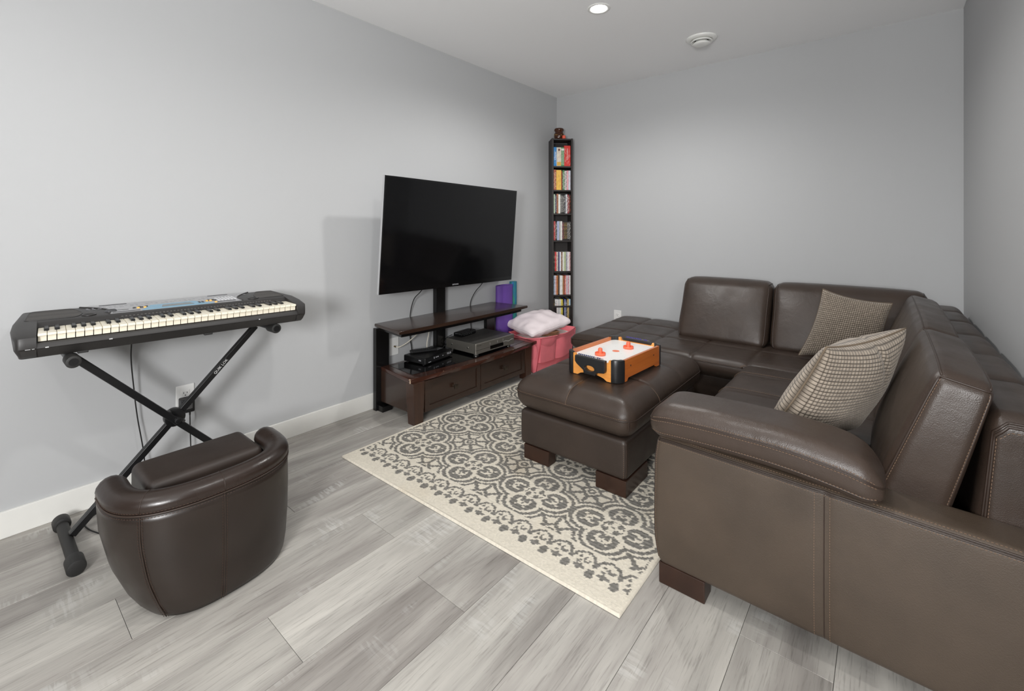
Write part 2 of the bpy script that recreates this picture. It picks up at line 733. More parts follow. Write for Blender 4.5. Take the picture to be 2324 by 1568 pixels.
# ------------------------------------------------------------------ rug
def rug_pattern(u, v):
    """1 where the pile is grey, 0 where it is cream; u across, v along from the front edge (metres)"""
    P, Q = 0.3635, 0.322
    u0, v0 = 0.205, 0.345
    X = (((u - u0 + P / 2) % P) - P / 2) / (P / 2)
    Y = (((v - v0 + Q / 2) % Q) - Q / 2) / (Q / 2)
    aX, aY = np.abs(X), np.abs(Y)
    sw = aY > aX
    p = np.where(sw, aY, aX) - 0.50          # outward from the lobe centre
    q = np.where(sw, aX, aY)                 # sideways
    rho, phi = np.hypot(p, q), np.arctan2(q, p)
    D = np.zeros_like(u, dtype=bool)
    # dark outline round the four lobes
    D |= (rho > 0.42) & (rho < 0.51) & (phi < 2.3)
    # scroll in every lobe: thick C with both ends curled in
    D |= (phi < 2.15) & (np.abs(rho - 0.245) < 0.110 - 0.022 * phi)
    kp, kq = -0.098, 0.125
    rk = np.hypot(p - kp, q - kq)
    rel = np.mod(np.arctan2(q - kq, p - kp) - 1.9, 2 * PI)
    D |= (rel < 3.5) & (np.abs(rk - 0.082) < 0.046)
    D |= np.hypot(p + 0.045, q - 0.064) < 0.054
    D &= ~((np.hypot(p - 0.17, q - 0.13) < 0.035))
    D |= (p > 0.02) & (p < 0.10) & (q < 0.028)
    # middle of a medallion
    D |= np.hypot(aX - 0.115, aY - 0.115) < 0.070
    hr = np.hypot(X, Y)
    D |= (hr > 0.20) & (hr < 0.245) & (np.abs(aX - aY) < 0.20)
    D |= (hr < 0.045)
    # between the medallions: lozenge lattice round a small ring
    c, d = 1 - aX, 1 - aY
    cd = np.hypot(c, d)
    out = rho > 0.54
    D |= (cd > 0.045) & (cd < 0.115)
    D |= (np.abs(c + d - 0.27) < 0.058)
    D |= (np.abs(c - d) < 0.065) & (c + d > 0.27) & out
    D |= ((c < 0.04) & (d > 0.27) & (d < 0.52)) | ((d < 0.04) & (c > 0.27) & (c < 0.52))
    D |= (rho > 0.57) & (rho < 0.645) & (c + d > 0.36)
    # scalloped border at the short end
    D &= v > 0.190
    w = P / 4
    su = ((u - u0 + w / 2) % w) - w / 2
    e = np.hypot(su / 1.05, v - 0.134)
    arc = (e > 0.0312) & (e < 0.0425) & (v > 0.134)
    foot = np.hypot(np.abs(su) - w / 2, v - 0.128) < 0.0115
    hk = np.hypot(su - 0.012, v - 0.137)
    hook = (hk > 0.0055) & (hk < 0.0155) & ~((su > 0.006) & (v > 0.141))
    bud = (np.hypot(su + 0.017, v - 0.143) < 0.0065) | (np.hypot(su + 0.012, v - 0.119) < 0.008)
    D |= arc | foot | hook | bud
    oval = np.hypot((np.abs(su) - w / 2) / 0.0160, (v - 0.086) / 0.0200) < 1
    dia = (np.abs(su) / 0.9 + np.abs(v - 0.098) < 0.0180) | ((np.abs(su) < 0.021) & (np.abs(v - 0.098) < 0.006))
    D |= oval | dia
    D &= (u > 0.018) & (u < 1.475) & (v < 2.1)
    return D


def make_rug():
    W, L = 1.492, 2.13
    st = 0.0032
    nu, nv = int(W / st) + 1, int(L / st) + 1
    U, V = np.meshgrid(np.linspace(0, W, nu), np.linspace(0, L, nv), indexing='ij')
    rng = np.random.RandomState(3)
    # tufts: rows along u, staggered, slightly irregular
    tu, tv = 0.0066, 0.0054
    row = np.floor(V / tv)
    uu = (np.floor((U + (row % 2) * tu / 2) / tu) + 0.5) * tu - (row % 2) * tu / 2
    vv = (row + 0.5) * tv
    hsh = np.sin(uu * 9134.7 + vv * 5210.3) * 43758.5
    jit = hsh - np.floor(hsh)
    dark = rug_pattern(uu + (jit - 0.5) * 0.003, vv + (jit - 0.5) * 0.0025)
    stripe = 0.5 + 0.5 * np.sin(row * 1.9)
    wob = 0.0010 * np.sin(U * 5.1 + 1) * np.cos(V * 4.3)
    tuft = np.abs(np.sin(PI * (U + (row % 2) * tu / 2) / tu)) ** 0.6 * np.abs(np.sin(PI * V / tv)) ** 0.6
    z = 0.0075 + np.where(dark, 0.0018 * tuft + 0.0004, 0.0009 * tuft) + (jit - 0.5) * 0.0007 + wob
    edge = np.minimum(np.minimum(U, W - U), np.minimum(V, L - V))
    z = np.where(edge < 0.010, 0.0075 + 0.0018 * np.sin(PI * edge / 0.010), z)
    z = np.where(edge < 1e-6, 0.0012, z)
    ang = math.radians(0.75)
    sk = 0.020 * V
    ox = U * math.cos(ang) - V * math.sin(ang) + sk
    oy = U * math.sin(ang) + V * math.cos(ang)
    co = np.stack([ox, oy, z], -1).reshape(-1, 3)
    idx = np.arange(nu * nv).reshape(nu, nv)
    Fq = np.stack([idx[:-1, :-1], idx[1:, :-1], idx[1:, 1:], idx[:-1, 1:]], -1).reshape(-1, 4)
    me = bpy.data.meshes.new('area_rug')
    me.vertices.add(len(co))
    me.vertices.foreach_set('co', co.ravel().astype(np.float32))
    me.loops.add(Fq.size)
    me.loops.foreach_set('vertex_index', Fq.ravel().astype(np.int32))
    me.polygons.add(len(Fq))
    me.polygons.foreach_set('loop_start', (np.arange(len(Fq)) * 4).astype(np.int32))
    me.polygons.foreach_set('use_smooth', np.ones(len(Fq), bool))
    me.update(calc_edges=True)
    at = me.color_attributes.new('pile', 'FLOAT_COLOR', 'POINT')
    g = np.zeros((nu, nv, 4), np.float32)
    cream = np.array([0.66, 0.61, 0.515])
    grey = np.array([0.20, 0.19, 0.172])
    vr = (jit - 0.5)[..., None]
    g[..., :3] = np.where(dark[..., None], grey * (0.78 + 0.36 * stripe[..., None] + 0.35 * vr), cream * (1 + 0.14 * vr))
    g[..., 3] = 1
    at.data.foreach_set('color', g.ravel())
    m = N('woven rug pile')
    ca = m.n('ShaderNodeVertexColor', layer_name='pile')
    f = m.noise(m.coords(), 3.0, 3)
    st_ = m.ramp(f, [(0.55, (1, 1, 1, 1)), (0.75, (0.90, 0.84, 0.76, 1))])
    m.color(m.mix(0.8, ca.outputs[0], st_, 'MULTIPLY'))
    m.set(Roughness=0.95)
    m.b.inputs['Specular IOR Level'].default_value = 0.1
    m.bump(m.noise(m.coords(), 420, 2), 0.5, 0.002)
    me.materials.append(m.m)
    o = bpy.data.objects.new('area_rug', me)
    COL.objects.link(o)
    o.location = (0.424, -2.548, 0.0005)
    tag(o, 'cream area rug with grey scroll medallions and scalloped border on the plank floor', 'rug')


make_rug()

# ------------------------------------------------------------------ leather furniture
M_LEATHER = leather('dark brown leather', (56, 45, 38), 0.36, gstr=0.28)
M_LEATHER2 = leather('brown leather side panel', (69, 58, 48), 0.42, grain=430, gstr=0.3, wrinkle=0.06)
M_SEAM = plain('dark leather piping', (50, 38, 31), 0.45)
M_THREAD = plain('tan thread', (112, 91, 74), 0.7)
M_DARKWOOD = plain('dark walnut leg', (50, 31, 22), 0.35, var=0.2, scale=18)
M_BLACK = plain('black fabric', (22, 20, 19), 0.8)


def grooves(xs, ys, c, depth=0.007, sig=0.007, crown=0.0, buttons=()):
    """shape function: pillowed top with sunken seams at room x positions xs and y positions ys"""
    def fn(P, h):
        P = P.copy()
        X = P[:, 0] + c[0]
        Y = P[:, 1] + c[1]
        top = np.clip((P[:, 2] - h[2] * 0.1) / (h[2] * 0.9), 0, 1)
        dz = np.zeros(len(P))
        for a in xs:
            dz = np.maximum(dz, np.exp(-((X - a) / sig) ** 2) + 0.5 * np.exp(-((X - a) / (sig * 4)) ** 2))
        for a in ys:
            dz = np.maximum(dz, np.exp(-((Y - a) / sig) ** 2) + 0.5 * np.exp(-((Y - a) / (sig * 4)) ** 2))
        for bx, by in buttons:
            dz = dz + 1.2 * np.exp(-((X - bx) ** 2 + (Y - by) ** 2) / (0.024 ** 2))
        cr = crown * (1 - (P[:, 0] / h[0]) ** 4) * (1 - (P[:, 1] / h[1]) ** 4)
        P[:, 2] += top * (cr - depth * dz)
        return P
    return fn


# ---- sectional sofa (world coordinates, base point under the inner corner)
sofa = thing('sectional_sofa', 'L-shaped dark brown leather sectional sofa along the back and right walls', 'sofa', (1.95, -1.0, 0))

# frame under the two runs
Soft(1.96, 2.84, -2.2, -0.12, 0.075, 0.30, 0.03).build('frame', M_LEATHER, sofa, 0.08)
Soft(0.93, 2.2, -0.86, -0.12, 0.075, 0.262, 0.025).build('frame', M_LEATHER, sofa, 0.08)
MB().box(0.97, 2.1, -0.845, -0.14, 0.045, 0.08, bev=0.004).build('bottom_rail', M_BLACK, sofa, world=True)
MB().box(1.99, 2.82, -2.29, -0.14, 0.05, 0.08, bev=0.004).build('bottom_rail', M_BLACK, sofa, world=True)

# seats
cs = ((0.758 + 2.52) / 2, (-0.985 - 0.12) / 2)
fn1 = grooves([1.045, 1.336, 1.615, 1.925], [-0.40, -0.675], cs, 0.0075, 0.006, 0.010,
              [(1.045, -0.40), (1.045, -0.675), (1.336, -0.40), (1.336, -0.675)])


def seat_back_fn(P, h):
    P = fn1(P, h)
    # front face rolls in towards the bottom; left end tapers and droops
    low = np.clip(-P[:, 2] / h[2], 0, 1)
    fr = np.clip((-P[:, 1] - h[1] * 0.80) / (h[1] * 0.2), 0, 1)
    P[:, 1] += 0.055 * low ** 1.5 * fr
    lf = np.clip((-P[:, 0] - h[0] * 0.72) / (h[0] * 0.28), 0, 1)
    P[:, 2] += (0.012 * np.clip((P[:, 1] / h[1] + 0.2), 0, 1) * np.clip((-P[:, 0] / h[0] - 0.2) * 3, 0, 1) - 0.010 * lf ** 2) * np.clip((P[:, 2] + h[2]) / (2 * h[2]), 0, 1)
    P[:, 0] += 0.05 * low ** 1.5 * np.clip((-P[:, 0] - h[0] * 0.9) / (h[0] * 0.1), 0, 1)
    return P


sb = Soft(0.758, 2.52, -0.985, -0.12, 0.262, 0.392, 0.052, seat_back_fn)
seat1 = sb.build('seat_cushion', M_LEATHER, sofa, 0.0095, 7)
mb = MB()
st_ = MB()
for zz in (0.62, 0.52):
    pth = sb.path([(-1, -0.55, zz), (-1, -1, zz), (0.30, -1, zz)], 60)
    mb.tube(pth, 0.0028, 6)
pth = sb.path([(-1, -0.55, 0.57), (-1, -1, 0.57), (0.30, -1, 0.57)], 60)
stitch(st_, [p + Vector((0, -0.0025, 0.002)) for p in pth], r=0.0009)
mb.build('piping', M_SEAM, sofa, smooth=True, world=True)
st_.build('stitching', M_THREAD, sofa, world=True)

cs2 = ((1.905 + 2.55) / 2, (-2.17 - 0.985) / 2)
fn2 = grooves([], [-1.20, -1.49, -1.78], cs2, 0.006, 0.005, 0.010)
sr = Soft(1.905, 2.55, -2.20, -0.99, 0.262, 0.398, 0.055, fn2)
sr.build('seat_cushion', M_LEATHER, sofa, 0.010, 7)
st_ = MB()
for yy in (-1.20, -1.49):
    t_ = (yy - sr.c[1]) / sr.h[1]
    pth = sr.path([(-1, t_, 0.55), (-1, t_, 1), (0.6, t_, 1)], 40)
    stitch(st_, [p + Vector((-0.001, 0.006, 0.003)) for p in pth], 0.008, 0.0012, 0.0011)
# double welt where the two seats meet at the inner corner
for off in (0.0, 0.012):
    pth = sb.path([(0.285, -1, 0.62), (0.31, -1, 0.9), (0.5, -1, 0.97), (0.9, -1, 0.97)], 20)
    stitch(st_, [p + Vector((0, -0.004 - off * 0.3, 0.001 + off * 0.4)) for p in pth], 0.008, 0.0012, 0.0011)
st_.build('stitching', M_THREAD, sofa, world=True)

# back cushions along the back wall
def back_fn(P, h):
    P = P.copy()
    t_ = (P[:, 2] + h[2]) / (2 * h[2])
    fr = np.clip(-P[:, 1] / h[1], 0, 1)
    bul = (1 - (P[:, 0] / h[0]) ** 4)
    P[:, 1] -= fr * bul * (0.028 * np.sin(PI * np.clip(t_, 0, 1)) ** 0.8)
    P[:, 2] += 0.010 * bul * np.clip(P[:, 2] / h[2], 0, 1)
    P[:, 1] += 0.20 * t_ - 0.10
    P[:, 0] *= 1 - 0.018 * np.clip((0.35 - t_) / 0.35, 0, 1) + 0.004 * np.sin(9 * t_)
    return P


M_LEATHER_BACK = leather('soft brown leather', (58, 47, 40), 0.36, gstr=0.28, wrinkle=0.45)
for x0, x1 in ((1.383, 1.948), (1.956, 2.70)):
    b = Soft(x0, x1, -0.50, -0.345, 0.385, 0.782, 0.05, back_fn)
    bo = b.build('back_cushion', M_LEATHER_BACK, sofa, 0.02, 6)
    mb = MB()
    for sx in (-1, 1):
        mb.tube(b.path([(sx * 0.975, -1, -1), (sx * 0.975, -1, 1), (sx * 0.975, 0.6, 1)], 30), 0.0035, 6)
    mb.build('piping', M_SEAM, bo, smooth=True, world=True)
# low frame behind those cushions
Soft(1.42, 2.80, -0.24, -0.06, 0.1, 0.66, 0.04).build('back_frame', M_LEATHER, sofa, 0.05)

# back cushions along the right wall, their end faces turned to the camera
def lean_fn(P, h):
    P = P.copy()
    t_ = (P[:, 2] + h[2]) / (2 * h[2])
    bul = (1 - (P[:, 1] / h[1]) ** 4)
    lf = np.clip(-P[:, 0] / h[0], 0, 1)
    P[:, 0] *= 1.0 - 0.34 * t_
    P[:, 0] -= lf * bul * 0.022 * np.sin(PI * np.clip(t_, 0, 1))
    P[:, 0] += 0.118 * t_
    P[:, 2] += (0.020 * bul - 0.006) * np.clip(P[:, 2] / h[2], 0, 1) - 0.02 * np.clip(P[:, 0] / h[0] - 0.6, 0, 2) * t_
    P[:, 1] += np.sign(P[:, 1]) * 0.016 * np.sin(PI * np.clip(t_, 0, 1)) * (np.abs(P[:, 1]) / h[1] > 0.9)
    return P


for y0, y1 in ((-2.205, -1.560), (-1.550, -0.50)):
    b = Soft(2.472, 2.632, y0, y1, 0.398, 0.796, 0.034, lean_fn)
    bo = b.build('back_cushion', M_LEATHER_BACK if y0 > -2 else M_LEATHER, sofa, 0.016, 6)
    mb = MB()
    st_ = MB()
    e = 0.985
    edge = b.path([(-0.93, -1, -1), (-0.93, -1, 0.955), (0.93, -1, 0.955), (0.93, -1, -1)], 30)
    mb.tube(edge, 0.003, 6)
    st_pts = b.path([(-0.84, -1, -0.97), (-0.84, -1, 0.93)], 30)
    stitch(st_, [p + Vector((0, -0.001, 0)) for p in st_pts], 0.0055, 0.003, 0.0008)
    st_pts = b.path([(0.88, -1, 0.9), (0.88, -1, -0.97)], 30)
    stitch(st_, [p + Vector((0, -0.001, 0)) for p in st_pts], 0.0055, 0.003, 0.0008)
    top = b.path([(-0.90, -0.99, 1), (-0.90, 0.99, 1)], 40)
    mb.tube(top, 0.0028, 6)
    top = b.path([(0.92, -0.99, 1), (0.92, 0.99, 1)], 40)
    mb.tube(top, 0.0028, 6)
    mb.build('piping', M_SEAM, bo, smooth=True, world=True)
    st_.build('stitching', M_THREAD, bo, world=True)

# outer back along the right wall, quilted across
co_ = ((2.66 + 2.845) / 2, (-2.205 - 0.2) / 2)


def outer_fn(P, h):
    P = P.copy()
    t_ = (P[:, 2] + h[2]) / (2 * h[2])
    Y = P[:, 1] + co_[1]
    top = np.clip(P[:, 2] / h[2], 0, 1)
    dz = np.zeros(len(P))
    for a in (-1.83, -1.47, -1.10, -0.75, -0.42):
        dz = np.maximum(dz, np.exp(-((Y - a) / 0.010) ** 2) + 0.6 * np.exp(-((Y - a) / 0.05) ** 2))
    P[:, 2] -= top * 0.010 * dz
    P[:, 0] += np.clip(-P[:, 0] / h[0], 0, 1) * 0.045 * t_
    return P


ob = Soft(2.662, 2.842, -2.203, -0.20, 0.30, 0.708, 0.045, outer_fn)
oo = ob.build('outer_back', M_LEATHER, sofa, 0.022, 6)
mb = MB()
st_ = MB()
mb.tube(ob.path([(-0.75, -1, -0.6), (-0.75, -1, 0.72), (-0.3, -1, 0.86), (0.9, -1, 0.86)], 20), 0.0035, 6)
mb.tube(ob.path([(-0.84, -1, -0.6), (-0.84, -1, 0.76), (-0.3, -1, 0.92), (0.9, -1, 0.92)], 20), 0.0030, 6)
mb.build('piping', M_SEAM, oo, smooth=True, world=True)
stitch(st_, [p + Vector((0, -0.003, 0)) for p in ob.path([(-0.68, -1, -0.6), (-0.68, -1, 0.68), (-0.25, -1, 0.80), (0.9, -1, 0.80)], 20)], r=0.0009)
st_.build('stitching', M_THREAD, oo, world=True)

# near arm: side panel, ledge on top, elongated pad
def arm_fn(P, h):
    P = P.copy()
    t_ = (P[:, 2] + h[2]) / (2 * h[2])
    X = P[:, 0] + (1.936 + 2.85) / 2
    fr = np.clip(-P[:, 1] / h[1], 0, 1)
    P[:, 1] -= fr * 0.012 * np.sin(PI * np.clip(t_, 0, 1) ** 0.8)
    P[:, 1] += fr * 0.006 * np.exp(-((X - 2.388) / 0.007) ** 2)
    P[:, 0] += 0.016 * np.clip((0.25 - t_) / 0.25, 0, 1) ** 1.5 * np.clip(-P[:, 0] / h[0], 0, 1) ** 8
    P[:, 2] -= 0.024 * np.clip((X - 2.0) / 0.8, 0, 1) * np.clip(t_, 0, 1)
    P[:, 0] += 0.012 * np.clip((t_ - 0.8) / 0.2, 0, 1) ** 1.5 * np.clip(-P[:, 0] / h[0], 0, 1) ** 8
    return P


ar = Soft(1.936, 2.85, -2.325, -2.19, 0.064, 0.478, 0.022, arm_fn)
ao = ar.build('arm_panel', M_LEATHER2, sofa, 0.014, 5)
mb = MB()
st_ = MB()
for zz, rr in ((0.925, 0.0024), (0.955, 0.0024)):
    mb.tube(ar.path([(-0.985, -1, zz), (0.98, -1, zz)], 60), rr, 6)
for xx in (-0.022, 0.0):
    mb.tube(ar.path([(xx, -1, -0.97), (xx, -1, 0.93)], 40), 0.0016, 6)
mb.tube(ar.path([(-1, -0.94, -0.9), (-1, -0.94, 0.93)], 30), 0.0022, 6)
mb.build('piping', M_SEAM, ao, smooth=True, world=True)
for zz in (0.90,):
    stitch(st_, [p + Vector((0, -0.0005, 0)) for p in ar.path([(-0.97, -1, zz), (0.98, -1, zz)], 60)], 0.004, 0.003, 0.0009)
stitch(st_, [p + Vector((0, 0, 0.0005)) for p in ar.path([(-0.97, -0.90, 1), (0.98, -0.90, 1)], 60)], 0.004, 0.003, 0.0009)
for xx in (-0.047, 0.027):
    stitch(st_, [p + Vector((0, -0.0005, 0)) for p in ar.path([(xx, -1, -0.97), (xx, -1, 0.90)], 40)], 0.004, 0.003, 0.0009)
stitch(st_, [p + Vector((0, -0.0006, 0)) for p in ar.path([(-0.985, -1, -0.9), (-0.985, -1, 0.90)], 40)], 0.004, 0.003, 0.0009)
st_.build('stitching', M_THREAD, ao, world=True)


def pad_fn(P, h):
    P = P.copy()
    x = P[:, 0] / h[0]
    taper = 1 - 0.30 * np.clip((np.abs(x) - 0.72) / 0.28, 0, 1) ** 2
    P[:, 1] = (P[:, 1] + h[1]) * (1 - 0.22 * np.clip((x - 0.6) / 0.4, 0, 1) ** 2) - h[1]
    P[:, 1] *= 1 - 0.05 * np.clip((-x - 0.8) / 0.2, 0, 1)
    P[:, 2] = (P[:, 2] + h[2] * 0.5) * taper - h[2] * 0.5 + 0.012 * (1 - x * x)
    P[:, 2] += 0.0014 * np.sin(31 * P[:, 0] + 5) * np.clip(P[:, 2] / h[2], 0, 1) * np.clip(-P[:, 1] / h[1] + 0.3, 0, 1)
    P[:, 2] -= 0.018 * x * np.clip(x, 0, 1)
    return P


pd = Soft(1.928, 2.515, -2.372, -2.165, 0.474, 0.590, 0.048, pad_fn)
po = pd.build('arm_pad', M_LEATHER_BACK, sofa, 0.016, 7)
mb = MB()
st_ = MB()
for zz in (0.22, 0.30):
    mb.tube(pd.path([(-1, 0.6, zz), (-1, -1, zz), (1, -1, zz), (1, 0.4, zz)], 40), 0.0016, 6)
mb.tube(pd.path([(-1, 0.6, -0.62), (-1, -1, -0.62), (1, -1, -0.62), (1, 0.4, -0.62)], 40), 0.0022, 6)
mb.build('piping', M_SEAM, po, smooth=True, world=True)
for zz in (0.16, -0.56):
    stitch(st_, [p + Vector((0, -0.0008, 0)) for p in pd.path([(-1, -0.9, zz), (-0.95, -1, zz), (0.98, -1, zz)], 60)], 0.0045, 0.003, 0.0010)
stitch(st_, [p + Vector((0, -0.0006, 0.0006)) for p in pd.path([(-0.95, -1, 0.37), (0.98, -1, 0.37)], 60)], 0.004, 0.003, 0.0009)
st_.build('stitching', M_THREAD, po, world=True)

# legs
for x0, x1, y0, y1 in ((1.951, 2.093, -2.320, -2.255), (2.70, 2.83, -2.32, -2.25), (0.98, 1.10, -0.80, -0.68), (2.70, 2.83, -0.30, -0.18), (0.98, 1.10, -0.26, -0.16)):
    MB().box(x0, x1, y0, y1, 0.0005 if x0 > 1.9 else 0.010, 0.068, bev=0.003).build('leg', M_DARKWOOD, sofa, world=True)

# ---- ottoman
ott = thing('ottoman', 'rectangular dark brown leather ottoman on the rug with a game table on top', 'ottoman', (1.395, -1.53, 0.009))
base_fn = lambda P, h: np.stack([P[:, 0] * (1 - 0.02 * np.clip(np.abs(P[:, 2] / h[2]) - 0.5, 0, 1)), P[:, 1], P[:, 2]], 1)
ob_ = Soft(1.112, 1.682, -1.988, -1.10, 0.078, 0.250, 0.022, base_fn)
bo = ob_.build('base', M_LEATHER2, ott, 0.03, 5)
bo.data.materials[0] = leather('ottoman side leather', (52, 42, 36), 0.42, grain=430, gstr=0.25, wrinkle=0.08)
mb = MB()
st_ = MB()
mb.tube(ob_.path([(1, -0.985, -0.95), (1, -0.985, 0.9)], 16), 0.0025, 6)
mb.build('piping', M_SEAM, bo, smooth=True, world=True)
stitch(st_, [p + Vector((0, -0.0006, 0)) for p in ob_.path([(0.955, -1, -0.95), (0.955, -1, 0.85)], 20)], 0.0045, 0.004, 0.0009)
st_.build('stitching', M_THREAD, bo, world=True)
co2 = ((1.083 + 1.708) / 2, (-2.012 - 1.062) / 2)
fno = grooves([1.395], [-1.70, -1.38], co2, 0.006, 0.005, 0.016)


def ott_fn(P, h):
    P = fno(P, h)
    low = np.clip(-P[:, 2] / h[2], 0, 1)
    P[:, 0] *= 1 - 0.05 * low ** 2
    P[:, 1] *= 1 - 0.035 * low ** 2
    # corners and edges fall away from the crown
    ex = np.clip((np.abs(P[:, 0]) - h[0] * 0.6) / (h[0] * 0.4), 0, 1)
    ey = np.clip((np.abs(P[:, 1]) - h[1] * 0.75) / (h[1] * 0.25), 0, 1)
    P[:, 2] -= 0.016 * np.clip(P[:, 2] / h[2], 0, 1) * np.maximum(ex, ey) ** 2
    return P


oc = Soft(1.083, 1.712, -2.012, -1.060, 0.246, 0.408, 0.066, ott_fn)
cu_o = oc.build('cushion', M_LEATHER, ott, 0.0095, 8)
mb = MB()
st_ = MB()
wz = 0.16
ring = [(-1, 1, wz), (-1, -1, wz), (1, -1, wz), (1, 1, wz), (-1, 1, wz)]
mb.tube(oc.path(ring, 40), 0.0032, 6)
mb.tube(oc.path([(1, -0.99, wz), (1, -0.99, -0.8)], 12), 0.0025, 6)
mb.build('piping', M_SEAM, cu_o, smooth=True, world=True)
stitch(st_, [p + Vector((-0.0006, -0.0028, 0.0035)) for p in oc.path([(-0.97, -1, 0.22), (0.97, -1, 0.22)], 60)], 0.0035, 0.004, 0.0012)
tx = (1.395 - oc.c[0]) / oc.h[0]
stitch(st_, [p + Vector((0.002, -0.001, 0.0012)) for p in oc.path([(tx, -1, 0.25), (tx, -1, 1), (tx, -0.68, 1)], 40)], 0.008, 0.0008, 0.0011)
ty = (-1.70 - oc.c[1]) / oc.h[1]
stitch(st_, [p + Vector((0.0, -0.001, 0.0012)) for p in oc.path([(0.45, ty, 1), (1, ty, 1), (1, ty, 0.25)], 40)], 0.008, 0.0008, 0.0011)
st_.build('stitching', M_THREAD, cu_o, world=True)
for x0, x1, y0, y1 in ((1.138, 1.285, -1.985, -1.925), (1.535, 1.678, -1.985, -1.76), (1.138, 1.285, -1.16, -1.105), (1.535, 1.678, -1.20, -1.105)):
    MB().box(x0, x1, y0, y1, 0.0105, 0.08, bev=0.002).build('leg', M_DARKWOOD, ott, world=True)

# ---- tub stool (seen from behind)
tub = thing('tub_stool', 'low dark brown leather tub chair with a rounded back, in front of the keyboard', 'chair', (0.80, -3.235, 0))


def tub_outline(n, off=0.0, flare=0.0):
    """half-oval wall line from the near arm round the back to the far arm"""
    pts = []
    cx, cy, a, b = 0.735, -3.240, 0.212 + off, 0.245 + off
    N_ = n
    for i in range(N_ + 1):
        th_ = -PI / 2 + PI * i / N_
        c_, s_ = math.cos(th_), math.sin(th_)
        e = 0.78
        pts.append((cx + a * math.copysign(abs(c_) ** e, c_), cy + b * math.copysign(abs(s_) ** e, s_)))
    return pts


M_TUB = leather('black brown tub leather', (40, 32, 27), 0.32, grain=700, gstr=0.06, wrinkle=0.05)


def tub_taper(x, y, z):
    # the tub narrows towards the floor on the arm side
    low = float(np.clip(1 - z / 0.338, 0, 1))
    x2 = x + float(np.clip((0.82 - x) / 0.14, 0, 1)) * low ** 2.0 * 0.075
    y2 = y + float(np.clip((-3.24 - y) / 0.245, 0, 1)) * low ** 2.2 * 0.078
    return (x2, y2, z)


def wall_section(z0, z1, t0, t1, name, mat, rows, arms=0.04):
    """upholstered wall: section (offset outward, height) swept round the outline"""
    n = 44
    V, F = [], []
    base = tub_outline(n)
    # extend straight arms forward
    k = 4
    first, last = base[0], base[-1]
    line = [(first[0] - arms * (k - i) / k, first[1]) for i in range(k)] + base + [(last[0] - arms * (i + 1) / k, last[1]) for i in range(k)]
    m_ = len(line)
    nor = []
    for i in range(m_):
        p, q = line[max(i - 1, 0)], line[min(i + 1, m_ - 1)]
        tx_, ty_ = q[0] - p[0], q[1] - p[1]
        L_ = math.hypot(tx_, ty_) or 1
        nor.append((ty_ / L_, -tx_ / L_))
    R = len(rows)
    for i in range(m_):
        endf = 1.0
        for (o_, z_) in rows:
            V.append((line[i][0] + nor[i][0] * o_, line[i][1] + nor[i][1] * o_, z_))
    for i in range(m_ - 1):
        for j in range(R):
            j2 = (j + 1) % R
            F.append((i * R + j, (i + 1) * R + j, (i + 1) * R + j2, i * R + j2))
    # the arms slope back towards the floor
    V = [tub_taper(x, y, z) for x, y, z in V]
    # rounded ends
    for i, sgn in ((0, 1), (m_ - 1, -1)):
        cx = sum(V[i * R + j][0] for j in range(R)) / R
        cy = sum(V[i * R + j][1] for j in range(R)) / R
        cz = sum(V[i * R + j][2] for j in range(R)) / R
        prev = [i * R + j for j in range(R)]
        for sc, dx in ((0.86, 0.014), (0.55, 0.024)):
            cur = []
            for j in range(R):
                x, y, z = V[i * R + j]
                cur.append(len(V))
                V.append((cx + (x - cx) * sc - dx, cy + (y - cy) * sc, cz + (z - cz) * (0.5 + 0.5 * sc)))
            for j in range(R):
                j2 = (j + 1) % R
                q = (prev[j], cur[j], cur[j2], prev[j2])
                F.append(q[::-1] if sgn > 0 else q)
            prev = cur
        F.append(prev if sgn > 0 else prev[::-1])
    return line, nor, V, F


rows = [(-0.006, 0.006), (0.0, 0.02), (0.006, 0.06), (0.011, 0.14), (0.013, 0.24), (0.012, 0.31), (0.009, 0.338),
        (-0.03, 0.338), (-0.055, 0.31), (-0.058, 0.15), (-0.05, 0.006)]
line, nor, V, F = wall_section(0, 0.34, 0, 0, 'shell', M_TUB, rows)
shell = mesh_obj('shell', V, F, M_TUB, tub, smooth=True, world=True)
rr = 0.036
rows = [(-0.024 + rr * 1.08 * math.cos(a), 0.352 + rr * 0.92 * math.sin(a)) for a in [PI * 2 * q / 16 for q in range(16)]]
line, nor, V, F = wall_section(0, 0, 0, 0, 'rim', M_TUB, rows)
rim = mesh_obj('padded_rim', V, F, leather('tub rim leather', (42, 32, 27), 0.28, grain=700, gstr=0.06, wrinkle=0.22), tub, smooth=True, world=True)
mb = MB()
st_ = MB()
edge = [Vector((p[0] + n_[0] * 0.0125, p[1] + n_[1] * 0.0125, 0.336)) for p, n_ in zip(line, nor)]
mb.tube(edge, 0.0026, 6)
for off_ in (0.007, -0.008):
    stitch(st_, [Vector((p.x + n_[0] * 0.001, p.y + n_[1] * 0.001, p.z + off_)) for p, n_ in zip(edge, nor)], 0.0045, 0.004, 0.0008)
